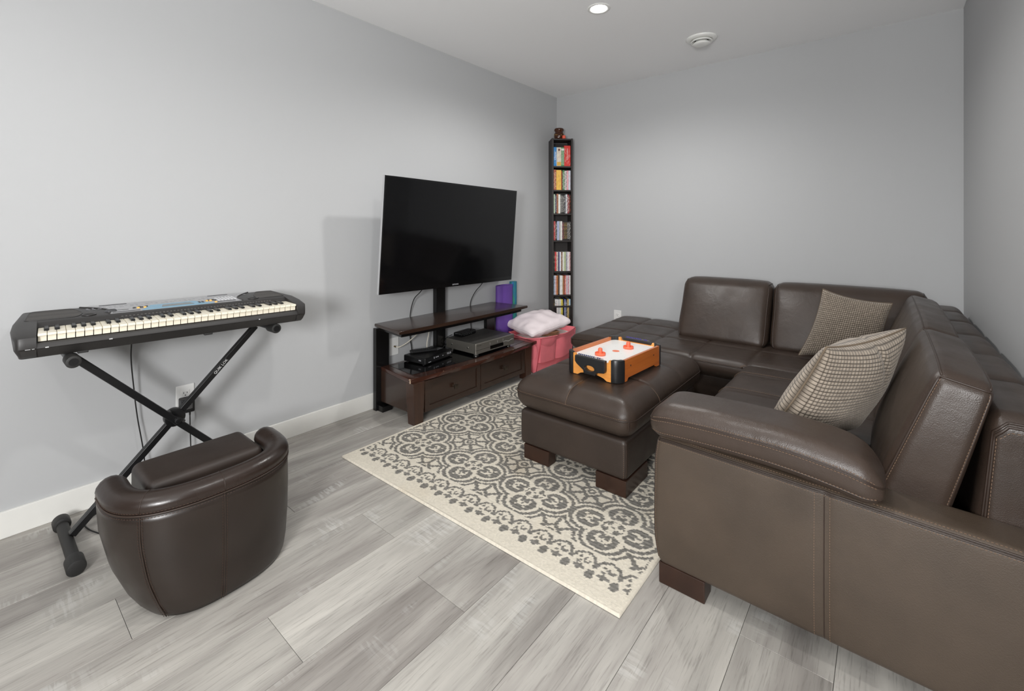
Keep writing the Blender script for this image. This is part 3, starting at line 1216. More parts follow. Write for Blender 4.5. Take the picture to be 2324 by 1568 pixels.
for i_ in (15, min(range(len(line)), key=lambda q: math.hypot(line[q][0] - 0.945, line[q][1] + 3.225))):
    p, n_ = line[i_], nor[i_]
    prof = [(0.001, 0.01), (0.0065, 0.06), (0.0118, 0.14), (0.0138, 0.24), (0.0125, 0.31), (0.011, 0.336)]
    pth = smooth_path([tub_taper(p[0] + n_[0] * o_, p[1] + n_[1] * o_, z_) for o_, z_ in prof], 6)
    mb.tube(pth, 0.0014, 6)
    tn = Vector((-n_[1], n_[0], 0))
    for s_ in (-0.006, 0.006):
        stitch(st_, [q + tn * s_ + Vector((n_[0], n_[1], 0)) * 0.0002 for q in pth], 0.0045, 0.004, 0.0007)
    arc = [Vector((p[0] + n_[0] * (-0.024 + rr * 1.08 * math.cos(a)), p[1] + n_[1] * (-0.024 + rr * 1.08 * math.cos(a)), 0.352 + rr * 0.92 * math.sin(a))) for a in np.linspace(-0.35, PI, 14)]
    mb.tube(arc, 0.0012, 6)
mb.build('piping', M_SEAM, tub, smooth=True, world=True)
st_.build('stitching', plain('brown thread', (70, 50, 39), 0.7), tub, world=True)
Soft(0.585, 0.80, -3.398, -3.062, 0.012, 0.366, 0.026).build('seat_block', leather('tub seat leather', (46, 37, 32), 0.42, grain=700, gstr=0.06, wrinkle=0.05), tub, 0.05, 5)

# ---- throw pillows with a raised waffle of tufts
def waffle_pillow(name, label, A, B, C_, D_, thick, cells, facing, seed, group=None, squash=0.0):
    """corners A top-left, B top-right, C bottom-right, D bottom-left (room); facing = unit normal of the side with the finest relief"""
    A, B, C_, D_ = (np.array(p, float) for p in (A, B, C_, D_))
    base = (C_ + D_) / 2
    base[2] = min(C_[2], D_[2])
    root = thing(name, label, 'pillow', tuple(base))
    n = cells * 8 + 1
    u = np.linspace(0, 1, n)
    U, V_ = np.meshgrid(u, u, indexing='ij')
    # edges pulled in between the corners
    s = 0.055
    Uw = U + s * (0.5 - U) * 2 * (4 * V_ * (1 - V_)) * np.abs(2 * U - 1) ** 2
    Vw = V_ + s * (0.5 - V_) * 2 * (4 * U * (1 - U)) * np.abs(2 * V_ - 1) ** 2
    P = (D_[None, None] * ((1 - Uw) * (1 - Vw))[..., None] + C_[None, None] * (Uw * (1 - Vw))[..., None]
         + B[None, None] * (Uw * Vw)[..., None] + A[None, None] * ((1 - Uw) * Vw)[..., None])
    nr = np.cross(C_ - D_, A - D_)
    nr /= np.linalg.norm(nr)
    rs = np.random.RandomState(seed)
    puff = (np.clip(16 * U * (1 - U) * V_ * (1 - V_), 0, 1)) ** 0.42
    lump = 0.010 * np.sin(5.1 * U + seed) * np.cos(4.3 * V_ + 2 * seed) + 0.007 * np.sin(9 * U * V_ + seed)
    crease = -0.02 * np.exp(-(((U - 0.62) * 0.9 + (V_ - 0.86) * 0.35) / 0.03) ** 2) * np.clip((V_ - 0.6) * 3, 0, 1) * squash
    cu_, cv_ = np.abs(np.sin(PI * U * cells)), np.abs(np.sin(PI * V_ * cells * 0.95))
    bob = (np.minimum(cu_, cv_)) ** 0.45
    hgt = thick * puff * (1 + 0.0 * U) + lump * puff + crease * puff
    mats = []
    m = N('greige waffle weave')
    ca = m.n('ShaderNodeVertexColor', layer_name='weave')
    m.color(ca.outputs[0])
    m.set(Roughness=0.9)
    m.b.inputs['Specular IOR Level'].default_value = 0.15
    m.b.inputs['Sheen Weight'].default_value = 0.25
    m.bump(m.noise(m.coords(), 700, 2), 0.35, 0.0015)
    for side in (1, -1):
        Q = P + nr[None, None] * (side * (hgt + 0.0042 * bob * np.clip(puff * 3, 0, 1)))[..., None]
        Q = Q - np.array(ROOT_LOC[root.name])
        idx = np.arange(n * n).reshape(n, n)
        Fq = np.stack([idx[:-1, :-1], idx[1:, :-1], idx[1:, 1:], idx[:-1, 1:]], -1).reshape(-1, 4)
        if side < 0:
            Fq = Fq[:, ::-1]
        me = bpy.data.meshes.new('cover')
        me.from_pydata(Q.reshape(-1, 3).tolist(), [], Fq.tolist())
        me.polygons.foreach_set('use_smooth', [True] * len(me.polygons))
        at = me.color_attributes.new('weave', 'FLOAT_COLOR', 'POINT')
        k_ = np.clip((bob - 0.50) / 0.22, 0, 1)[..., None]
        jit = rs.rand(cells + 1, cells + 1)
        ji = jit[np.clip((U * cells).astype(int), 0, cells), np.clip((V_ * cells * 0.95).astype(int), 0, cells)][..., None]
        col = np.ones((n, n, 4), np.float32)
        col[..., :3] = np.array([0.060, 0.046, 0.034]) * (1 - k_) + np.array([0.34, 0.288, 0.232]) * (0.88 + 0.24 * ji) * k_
        at.data.foreach_set('color', col.ravel())
        me.materials.append(m.m)
        link(bpy.data.objects.new('cover', me), root)
    mb = MB()
    loop = [P[i, 0] for i in range(0, n, 8)] + [P[-1, j] for j in range(0, n, 8)] + [P[i, -1] for i in range(n - 1, -1, -8)] + [P[0, j] for j in range(n - 1, -1, -8)]
    loop = [p for i, p in enumerate(loop) if i == 0 or np.linalg.norm(p - loop[i - 1]) > 1e-6]
    mb.tube([Vector(p) for p in loop[:-1]], 0.0032, 6, closed=True)
    mb.build('edge_seam', plain('seam cord', (112, 98, 82), 0.9), root, smooth=True, world=True)
    return root


waffle_pillow('throw_pillow', 'beige waffle-weave pillow in the sofa corner, behind the nearer pillow',
              (2.245, -0.66, 0.800), (2.545, -0.62, 0.745), (2.50, -0.70, 0.428), (2.132, -0.71, 0.418), 0.058, 36, None, 1)
waffle_pillow('throw_pillow', 'beige waffle-weave pillow just behind the sofa arm, nearest the camera',
              (2.375, -2.055, 0.775), (2.570, -1.69, 0.800), (2.435, -1.70, 0.425), (2.185, -2.06, 0.418), 0.075, 33, None, 4, squash=1.0)

# ------------------------------------------------------------------ keyboard on its stand
M_BLK_PLASTIC = plain('charcoal plastic', (44, 42, 41), 0.45, bump=0.05, bscale=900)
M_BLK_METAL = plain('black powder coated steel', (18, 18, 19), 0.35, bump=0.03, bscale=900)
M_RUBBER = plain('dark rubber', (33, 32, 31), 0.6)
M_KEYW = plain('ivory key plastic', (240, 232, 212), 0.3, var=0.015)
M_KEYB = plain('black key plastic', (20, 20, 20), 0.3)

std = thing('keyboard_stand', 'black folding X-shaped keyboard stand holding up the music keyboard', 'stand', (0.27, -3.19, 0))
ZT = 0.701
for y in (-3.517, -2.872):
    MB().cyl((0.075, y, ZT), (0.40, y, ZT), 0.0135, 16).build('support_tube', M_BLK_METAL, std, smooth=False, world=True, auto=40)
    for xa, xb in ((0.385, 0.452), (0.055, 0.085)):
        mb = MB().cyl((xa, y, ZT), (xb, y, ZT), 0.0205, 24, bev=0.004)
        o = mb.build('rubber_cap', M_RUBBER, std, world=True, auto=40)
        if xa > 0.3:
            MB().cyl((xb + 0.0006, y, ZT), (xb - 0.004, y, ZT), 0.0125, 20).build('end_ring', M_BLK_METAL, o, world=True, auto=40)
for y in (-3.512, -2.885):
    MB().cyl((0.10, y, 0.026), (0.46, y, 0.026), 0.0175, 18).build('foot_tube', M_RUBBER, std, world=True, auto=40)
    for xa, xb in ((0.085, 0.135), (0.405, 0.470)):
        MB().cyl((xa, y, 0.0262), (xb, y, 0.0262), 0.0255, 24, bev=0.004).build('foot_cap', M_RUBBER, std, world=True, auto=40)


def bar(p0, p1, w, d, name, mat, parent):
    p0, p1 = Vector(p0), Vector(p1)
    t_ = (p1 - p0)
    L_ = t_.length
    t_.normalize()
    nx_ = Vector((1, 0, 0))
    b_ = t_.cross(nx_).normalized()
    M = Matrix((t_, b_, nx_)).transposed().to_4x4()
    M.translation = p0
    return MB().box(0, L_, -w / 2, w / 2, -d / 2, d / 2, bev=0.0025, M=M).build(name, mat, parent, world=True)


arm1 = bar((0.255, -3.500, 0.040), (0.255, -2.885, ZT - 0.012), 0.024, 0.026, 'cross_arm', M_BLK_METAL, std)
bar((0.290, -3.505, ZT - 0.010), (0.290, -2.897, 0.036), 0.024, 0.026, 'cross_arm', M_BLK_METAL, std)
MB().cyl((0.240, -3.1955, 0.366), (0.272, -3.1955, 0.366), 0.036, 28, bev=0.003).build('locking_disc', M_BLK_METAL, std, world=True, auto=40)
MB().cyl((0.272, -3.1955, 0.366), (0.318, -3.1955, 0.366), 0.012, 18, bev=0.003).build('pivot_bolt', M_BLK_METAL, std, world=True, auto=40)
MB().cyl((0.250, -3.216, 0.392), (0.30, -3.222, 0.400), 0.0075, 12, bev=0.002).build('release_lever', M_BLK_METAL, std, world=True, auto=40)
MB().cyl((0.300, -3.178, 0.360), (0.315, -3.178, 0.360), 0.006, 12).build('screw', plain('steel screw', (150, 150, 150), 0.3, 1.0), std, world=True, auto=40)
p0, p1 = Vector((0.255, -3.500, 0.040)), Vector((0.255, -2.885, ZT - 0.012))
t_ = (p1 - p0).normalized()
ctr = p0 + (p1 - p0) * 0.765
V, F = text_mesh('QUIK LOK', 0.0155, ctr + Vector((0.0134, 0, 0)), t_, Vector((1, 0, 0)).cross(t_), 0.0002)
mesh_obj('lettering', V, F, plain('white print', (225, 225, 225), 0.6), arm1, world=True)

KBX, KBY, KBZ = 0.252, -3.165, 0.7218
kb = thing('music_keyboard', 'black 61-key electronic music keyboard with silver control panel on the X stand', 'keyboard', (KBX, KBY, KBZ), math.radians(-4.6))
# local frame: x to the front, y along the keys, z up from the underside
HL = 0.458


def profile_sweep(prof, ys, mat, name, parent, auto=35):
    """closed (x,z) profile swept along y; ys = [(y, scale_x_back, dz)...]"""
    V, F = [], []
    R = len(prof)
    for (y, fx) in ys:
        for (x, z) in prof:
            V.append((fx(x, z)[0], y + fx(x, z)[1], fx(x, z)[2]))
    for i in range(len(ys) - 1):
        for j in range(R):
            j2 = (j + 1) % R
            F.append((i * R + j, i * R + j2, (i + 1) * R + j2, (i + 1) * R + j))
    F.append(list(range(R))[::-1])
    F.append([(len(ys) - 1) * R + j for j in range(R)])
    o = mesh_obj(name, V, F, mat, parent)
    bm = bmesh.new()
    bm.from_mesh(o.data)
    bmesh.ops.recalc_face_normals(bm, faces=bm.faces)
    bm.to_mesh(o.data)
    bm.free()
    sharp_by_angle(o.data, auto)
    return o


ident = lambda x, z: (x, 0, z)
prof = [(-0.175, 0.012), (-0.18, 0.03), (-0.183, 0.095), (-0.178, 0.103), (-0.165, 0.106), (0.03, 0.098), (0.045, 0.093),
        (0.058, 0.080), (0.062, 0.056), (0.19, 0.050), (0.194, 0.046), (0.198, 0.034), (0.190, 0.031), (0.180, 0.012), (0.17, 0.0),
        (-0.165, 0.0)]
YK0, YK1 = -0.418, 0.386
profile_sweep(prof, [(YK0 - 0.002, ident), (YK1 + 0.002, ident)], M_BLK_PLASTIC, 'case', kb)


def cheek(y_in, y_out):
    s_ = 1 if y_out > y_in else -1
    pr = [(-0.170, 0.008), (-0.183, 0.03), (-0.183, 0.095), (-0.176, 0.104), (-0.165, 0.1065), (0.03, 0.0985), (0.10, 0.0885), (0.178, 0.078),
          (0.196, 0.070), (0.2015, 0.055), (0.2005, 0.036), (0.192, 0.030), (0.185, 0.010), (0.17, 0.0), (-0.16, 0.0)]
    L_ = abs(y_out - y_in)

    cx_, cz_ = 0.01, 0.05

    def f(k, ins):
        def g(x, z):
            # plan: the end bows out, narrowest at the back; the outer edges round over
            back = np.clip((0.20 - x) / 0.385, 0, 1)
            frontround = np.clip((x - 0.12) / 0.08, 0, 1) ** 2 * 0.018
            pull = (0.055 * back ** 2.0 + frontround) if s_ > 0 else (0.022 * back ** 2.2 + frontround * 0.8)
            pull += 0.016 * np.clip((0.03 - z) / 0.03, 0, 1)
            dx = np.sign(cx_ - x) * min(ins, abs(cx_ - x))
            dz = np.sign(cz_ - z) * min(ins * 0.9, abs(cz_ - z)) * (1.0 if z > 0.05 else 0.3)
            return (x + dx, -s_ * pull * k, z + dz)
        return g
    ys = []
    for t_ in (0.0, 0.25, 0.5, 0.7, 0.82, 0.90, 0.955, 0.985, 1.0):
        u_ = np.clip((t_ - 0.70) / 0.30, 0, 1)
        ys.append((y_in + s_ * L_ * t_, f(t_ ** 1.2, 0.012 * (1 - math.sqrt(max(0.0, 1 - u_ ** 2))))))
    return profile_sweep(pr, ys, M_BLK_PLASTIC, 'end_cheek', kb, 28)


cheek(YK0 - 0.002, -0.482)
cheek(YK1 + 0.002, 0.442)
# keys
nw = 36
pw = (YK1 - YK0) / nw
kv = MB().box(0.066, 0.189, 0.0006, pw - 0.0006, 0.071, 0.0795, bev=0.0012, seg=1)
kv.box(0.120, 0.1795, 0.0012, pw - 0.0012, 0.053, 0.0715)
wm = None
blk_after = {0, 1, 3, 4, 5}
bmesh_k = MB().box(0.066, 0.135, -0.0062, 0.0062, 0.072, 0.086, bev=0.0015, seg=1)
bmesh_k.add([(0.135, -0.0058, 0.0855), (0.135, 0.0058, 0.0855), (0.147, 0.0056, 0.076), (0.147, -0.0056, 0.076), (0.147, -0.0056, 0.072), (0.147, 0.0056, 0.072), (0.133, -0.006, 0.072), (0.133, 0.006, 0.072)],
            [(0, 3, 2, 1), (3, 4, 5, 2), (0, 6, 4, 3), (1, 2, 5, 7)])
first_w = first_b = None
for i in range(nw):
    if first_w is None:
        first_w = kv.build('white_key', M_KEYW, kb)
        o = first_w
    else:
        o = bpy.data.objects.new('white_key', first_w.data)
        link(o, kb)
    o.location = (0, YK0 + i * pw, 0)
    if i % 7 in blk_after and i < nw - 1:
        if first_b is None:
            first_b = bmesh_k.build('black_key', M_KEYB, kb)
            o = first_b
        else:
            o = bpy.data.objects.new('black_key', first_b.data)
            link(o, kb)
        o.location = (0, YK0 + (i + 1) * pw + {0: -0.0015, 1: 0.0015, 3: -0.002, 4: 0, 5: 0.002}[i % 7], 0)


def topz(x):
    return 0.106 + (x + 0.165) * (0.098 - 0.106) / 0.195


def on_panel(poly, lift, name, mat, thick=0.0015):
    """flat plate on the sloping top of the case: poly in local (x,y)"""
    bm = bmesh.new()
    a = [bm.verts.new((x, y, topz(x) + lift - thick)) for x, y in poly]
    b = [bm.verts.new((x, y, topz(x) + lift)) for x, y in poly]
    n = len(poly)
    bm.faces.new(a)
    bm.faces.new(b[::-1])
    for i in range(n):
        bm.faces.new((a[i], b[i], b[(i + 1) % n], a[(i + 1) % n]))
    bmesh.ops.recalc_face_normals(bm, faces=bm.faces)
    bm.verts.index_update()
    V = [v.co.copy() for v in bm.verts]
    F = [[v.index for v in f.verts] for f in bm.faces]
    bm.free()
    return mesh_obj(name, V, F, mat, kb)


def curve_xy(p, q, bulge, n=10):
    out = []
    for i in range(n + 1):
        t_ = i / n
        x = p[0] + (q[0] - p[0]) * t_
        y = p[1] + (q[1] - p[1]) * t_
        out.append((x, y + bulge * math.sin(PI * t_)))
    return out


M_SILVER = plain('silver panel plastic', (172, 172, 174), 0.35, 0.25, var=0.02)
left_edge = curve_xy((-0.170, -0.305), (0.026, -0.232), 0.036)
right_edge = curve_xy((0.026, 0.215), (-0.170, 0.290), -0.032)
on_panel(left_edge + right_edge, 0.0016, 'control_panel', M_SILVER, 0.0025)
# raised dark ridges along both ends of the panel
for ed in (left_edge, right_edge):
    mb = MB()
    mb.tube([Vector((x, y, topz(x) + 0.0008)) for x, y in ed], 0.0032, 8)
    mb.build('panel_ridge', M_BLK_PLASTIC, kb, smooth=True)
m = N('speaker mesh')
vo = m.n('ShaderNodeTexVoronoi', feature='F1')
vo.inputs['Scale'].default_value = 330
vo.inputs['Randomness'].default_value = 0.0
m.l(m.coords(), vo.inputs['Vector'])
m.color(m.ramp(vo.outputs['Distance'], [(0.30, srgb(22, 21, 20)), (0.42, srgb(66, 62, 58))]))
m.set(Roughness=0.6)
M_GRILLE = m.m


def rounded_poly(pts, r, n=5):
    out = []
    P = [Vector((p[0], p[1], 0)) for p in pts]
    for i, p in enumerate(P):
        a = (P[i - 1] - p).normalized()
        b = (P[(i + 1) % len(P)] - p).normalized()
        p0, p1 = p + a * r, p + b * r
        for k_ in range(n + 1):
            t_ = k_ / n
            q = p0 * (1 - t_) ** 2 + p * 2 * t_ * (1 - t_) + p1 * t_ * t_
            out.append((q.x, q.y))
    return out


for poly in ([(-0.158, -0.440), (0.018, -0.452), (0.020, -0.318), (-0.050, -0.300), (-0.158, -0.325)],
             [(-0.158, 0.318), (-0.060, 0.285), (0.018, 0.280), (0.018, 0.395), (-0.158, 0.385)]):
    pp = rounded_poly(poly, 0.022)
    g = on_panel(pp, 0.0012, 'speaker_grille', M_GRILLE, 0.0016)
    mb = MB()
    mb.tube([Vector((x, y, topz(x) + 0.0008)) for x, y in pp], 0.0022, 6, closed=True)
    mb.build('grille_rim', M_BLK_PLASTIC, g, smooth=True)
for y in (-0.287, 0.262):
    mb = MB().lathe([(0.021, 0.0), (0.021, 0.003), (0.017, 0.004), (0.013, 0.0005), (0, 0.0002)], 24, Matrix.Translation((0.008, y, topz(0.008) - 0.0002)))
    o = mb.build('bass_port', M_BLK_PLASTIC, kb, auto=40)
    MB().lathe([(0.0128, 0.0008), (0, 0.0008)], 20, Matrix.Translation((0.008, y, topz(0.008)))).build('port_hole', plain('port black', (6, 6, 6), 0.7), o)
M_BLUE = plain('blue display plastic', (112, 160, 186), 0.3, var=0.03)
dsp = on_panel([(-0.065, -0.098), (0.026, -0.135), (0.026, 0.108), (-0.065, 0.050)], 0.0030, 'display_surround', M_BLUE, 0.002)
M_LCD = plain('grey display glass', (92, 98, 98), 0.15, var=0.02)
o = on_panel([(-0.040, -0.062), (0.002, -0.070), (0.002, 0.040), (-0.040, 0.030)], 0.0036, 'screen', M_LCD, 0.001)
o.parent = dsp
M_BTN_D = plain('dark grey buttons', (64, 64, 66), 0.4)
M_BTN_Y = plain('yellow button', (238, 186, 92), 0.4)


def button(x, y, sx, sy, name, mat, h=0.003, parent=None):
    z = topz(x) + 0.0016
    mb = MB().box(x - sx / 2, x + sx / 2, y - sy / 2, y + sy / 2, z - 0.001, z + h, bev=0.0008, seg=1)
    return mb.build(name, mat, parent or kb)


for yy in (0.062, 0.074):
    for xx in (-0.010, -0.028):
        button(xx, yy, 0.011, 0.008, 'menu_button', M_BTN_D)
mb = MB().lathe([(0.019, 0.0), (0.018, 0.004), (0.013, 0.0085), (0, 0.010)], 24, Matrix.Translation((-0.020, -0.224, topz(-0.02))))
mb.build('volume_knob', M_BTN_D, kb, smooth=True)
button(-0.025, -0.188, 0.006, 0.034, 'slot', M_BTN_D, 0.001)
on_panel(rounded_poly([(0.012, -0.222), (0.020, -0.222), (0.020, -0.140), (0.012, -0.140)], 0.003), 0.003, 'button_strip', M_BTN_D)
for (x, y, mt) in ((-0.035, -0.153, M_BTN_D), (-0.030, -0.141, M_BTN_Y), (-0.036, -0.130, M_BTN_D), (-0.030, -0.120, M_BTN_Y), (-0.045, -0.136, M_BTN_D), (-0.045, -0.114, M_BTN_D),
                   (-0.035, 0.092, M_BTN_Y), (-0.035, 0.106, M_BTN_Y), (-0.035, 0.122, M_BTN_D), (-0.048, 0.100, M_BTN_D), (-0.048, 0.116, M_BTN_D), (0.012, 0.116, M_BTN_Y)):
    button(x, y, 0.010, 0.009, 'panel_button', mt, 0.004)
button(0.006, 0.158, 0.006, 0.070, 'button_strip', M_BTN_D, 0.002)
mw = MB()
for ix in range(5):
    for iy in range(6):
        x, y = -0.085 + ix * 0.016, 0.135 + iy * 0.0125
        z = topz(x) + 0.0016
        mw.box(x - 0.0045, x + 0.0045, y - 0.0042, y + 0.0042, z - 0.001, z + 0.003)
mw.build('number_pad', plain('pale grey keys', (196, 196, 198), 0.4), kb)
mb = MB()
for r_ in range(2):
    for q in range(34):
        y = -0.29 + q * 0.0165
        x = -0.118 + r_ * 0.024
        if random.random() < 0.75:
            mb.box(x - 0.003, x + 0.003, y, y + 0.006 + random.random() * 0.006, topz(x) + 0.001, topz(x) + 0.0022)
mb.build('printed_list', plain('grey print', (140, 140, 144), 0.6), kb)
for ya, yb in ((-0.25, -0.165), (0.12, 0.20)):
    mb = MB().box(-0.160, -0.155, ya, yb, topz(-0.158), topz(-0.158) + 0.0035)
    mb.build('music_rest_slot', M_BTN_D, kb)
mb = MB()
for q in range(46):
    y = -0.20 + q * 0.0115
    z = 0.0895
    mb.add([(0.0488, y, 0.0890), (0.0488, y + 0.006, 0.0890), (0.0530, y + 0.006, 0.0852), (0.0530, y, 0.0852)], [(0, 3, 2, 1)], Matrix.Translation((0.0006, 0, 0.0006)))
mb.build('printed_list', plain('dim print', (78, 76, 74), 0.6), kb)
# scuffs on the front lip
mb = MB()
for y, w_ in ((-0.445, 0.012), (-0.43, 0.006), (-0.40, 0.008), (-0.245, 0.009), (0.23, 0.005)):
    mb.box(0.1975, 0.1988, y, y + w_, 0.033, 0.0365)
mb.build('scuff', plain('worn plastic', (190, 190, 190), 0.7), kb)
# rubber feet
for x, y in ((0.16, -0.31), (0.16, 0.055), (-0.14, -0.33), (-0.14, 0.33)):
    if abs(y) < 0.32:
        MB().box(x - 0.008, x + 0.012, y - 0.014, y + 0.014, -0.006, 0.002, bev=0.002).build('foot_pad', M_RUBBER, kb)

# ---- wall outlet with plugged-in adapter, cords
M_PLATE = plain('white wall plate', (232, 232, 230), 0.4, var=0.01)
M_SLOT = plain('outlet slots', (40, 40, 40), 0.8)


def outlet(name, label, origin, right, nrm, w=0.072, h=0.117):
    r = Vector(right)
    n_ = Vector(nrm)
    u = Vector((0, 0, 1))
    root = thing(name, label, 'wall outlet', origin)
    M = Matrix((r, u, n_)).transposed().to_4x4()
    MB().box(-w / 2, w / 2, -h / 2, h / 2, 0.0, 0.006, bev=0.003, M=M).build('cover_plate', M_PLATE, root)
    for s_ in (-1, 1):
        f = MB().box(-0.017, 0.017, s_ * 0.0195 - 0.0145, s_ * 0.0195 + 0.0145, 0.004, 0.0078, bev=0.002, M=M).build('socket', M_PLATE, root)
        mb = MB()
        for dx, hh in ((-0.0065, 0.008), (0.0065, 0.0065)):
            mb.box(dx - 0.0011, dx + 0.0011, s_ * 0.0195 + 0.001 - hh / 2 + 0.002, s_ * 0.0195 + 0.001 + hh / 2 + 0.002, 0.0075, 0.0081, M=M)
        mb.lathe([(0.0026, 0.0081), (0, 0.0081)], 10, M @ Matrix.Translation((0, s_ * 0.0195 - 0.0085, 0)))
        mb.build('slot', M_SLOT, f)
    MB().lathe([(0.003, 0.0062), (0.002, 0.0068), (0, 0.0068)], 12, M).build('screw', M_PLATE, root)
    return root


outlet('wall_outlet', 'white wall outlet behind the keyboard stand, with a black plug in it', (0.0005, -3.092, 0.357), (0, 1, 0), (1, 0, 0))
outlet('wall_outlet', 'white wall outlet low on the back wall, just above the tufted sofa end', (0.658, -0.0005, 0.348), (1, 0, 0), (0, -1, 0))
ad = thing('power_adapter', 'square black power adapter plugged into the outlet behind the keyboard stand', 'power adapter', (0.009, -3.094, 0.300))
MB().box(0.0, 0.052, -0.026, 0.026, 0.0, 0.062, bev=0.005).build('body', plain('black adapter plastic', (30, 30, 31), 0.45), ad)
mb = MB()
for i in range(6):
    for q in range(7):
        if random.random() < 0.72:
            mb.box(0.0519, 0.0523, -0.017 + q * 0.0048, -0.0134 + q * 0.0048, 0.018 + i * 0.0056, 0.0208 + i * 0.0056)
mb.build('rating_label', plain('faint label print', (150, 150, 150), 0.7), ad)
MB().cyl((0.035, 0.010, 0.001), (0.035, 0.010, -0.016), 0.0035, 10).build('strain_relief', M_RUBBER, ad, auto=40)
M_CORD = plain('black cord', (18, 18, 18), 0.5)
mb = MB().tube(smooth_path([(0.044, -3.084, 0.286), (0.044, -3.083, 0.22), (0.042, -3.080, 0.12), (0.035, -3.079, 0.03), (0.05, -3.10, 0.004), (0.10, -3.20, 0.004), (0.16, -3.33, 0.004), (0.262, -3.405, 0.004),
                            (0.225, -3.436, 0.004), (0.150, -3.452, 0.004), (0.115, -3.44, 0.004), (0.075, -3.39, 0.004), (0.06, -3.30, 0.004), (0.055, -3.262, 0.02), (0.045, -3.25, 0.14), (0.035, -3.272, 0.33), (0.045, -3.285, 0.45), (0.055, -3.297, 0.60), (0.09, -3.297, 0.725)], 10), 0.0024, 8)
tag(mb.build('keyboard_cable', M_CORD, smooth=True), 'thin black power cord from the adapter over the floor up to the keyboard', 'cord')

# ------------------------------------------------------------------ media console
M_WOOD = None


def wood(name, c0, c1, rough=0.25, axis=1, coat=0.3):
    m = N(name)
    sc = [30, 30, 30]
    sc[axis] = 2.2
    v = m.coords(tuple(sc))
    f = m.noise(v, 1.0, 4, 0.6, 1.2)
    m.color(m.ramp(f, [(0.3, srgb(*c0)), (0.7, srgb(*c1))]))
    m.set(Roughness=rough)
    m.b.inputs['Coat Weight'].default_value = coat
    m.b.inputs['Coat Roughness'].default_value = 0.12
    return m.m


M_WOOD = wood('espresso wood', (40, 27, 21), (54, 37, 28), 0.26)
M_WOOD_V = wood('espresso wood upright', (46, 28, 20), (64, 39, 27), 0.32, axis=2)
M_WOODEDGE = wood('red brown wood edge', (50, 28, 21), (68, 39, 29), 0.22)
M_BLKLACQ = plain('black lacquer', (15, 14, 14), 0.25)
con = thing('media_console', 'dark espresso wood TV console with two drawers and a raised shelf', 'TV stand', (0.25, -1.53, 0))


def bow_poly(xb, y0b, y1b, xf0, y0f, xf1, y1f, bow, n=16):
    pts = [(xb, y1b), (xb, y0b), ]
    for i in range(n + 1):
        t_ = i / n
        pts.append((xf0 + (xf1 - xf0) * t_ + bow * math.sin(PI * t_), y0f + (y1f - y0f) * t_))
    return pts  # counter-clockwise seen from above


MB().prism(bow_poly(0.040, -2.104, -1.012, 0.350, -2.146, 0.374, -0.962, 0.012), 0.524, 0.545, bev=0.006, seg=3).build('top_shelf', M_WOOD, con, world=True, auto=40)
MB().prism(bow_poly(0.050, -2.075, -1.03, 0.318, -2.108, 0.342, -1.000, 0.012), 0.499, 0.5245, bev=0.003).build('shelf_apron', M_BLKLACQ, con, world=True, auto=40)
for y0, y1 in ((-2.108, -2.012), (-1.090, -0.992)):
    MB().box(0.030, 0.062, y0, y1, 0.0, 0.515, bev=0.002).build('rear_post', M_BLKLACQ, con, world=True)
    MB().box(0.030, 0.115, y0 + 0.012, y1 - 0.012, 0.0, 0.035, bev=0.002).build('post_foot', M_BLKLACQ, con, world=True)
MB().box(0.062, 0.405, -2.072, -1.000, 0.052, 0.246, bev=0.002).build('carcass', M_WOOD, con, world=True)
MB().prism(bow_poly(0.0625, -2.072, -0.968, 0.405, -2.113, 0.427, -0.915, 0.044), 0.246, 0.2705, bev=0.005, seg=3).build('lower_top', M_WOODEDGE, con, world=True, auto=40)
MB().prism(bow_poly(0.095, -2.025, -1.015, 0.345, -2.050, 0.365, -0.985, 0.040), 0.2698, 0.2716).build('glass_inset', plain('black glass', (10, 10, 11), 0.05, var=0.0), con, world=True)


def tapered_leg(y0, y1, s_):
    V = []
    for z, ins in ((0.0, 0.010), (0.05, 0.008), (0.15, 0.003), (0.2455, 0.0)):
        V += [(0.352 + ins, y0 + ins, z), (0.428 - ins * 0.2, y0 + ins, z), (0.428 - ins * 0.2, y1 - ins, z), (0.352 + ins, y1 - ins, z)]
    F = [(3, 2, 1, 0), (12, 13, 14, 15)]
    for k_ in range(3):
        for i in range(4):
            i2 = (i + 1) % 4
            F.append((k_ * 4 + i, k_ * 4 + i2, k_ * 4 + 4 + i2, k_ * 4 + 4 + i))
    o = mesh_obj('leg', V, F, M_WOOD_V, con, world=True)
    md = o.modifiers.new('edge', 'BEVEL')
    md.width = 0.003
    md.segments = 2


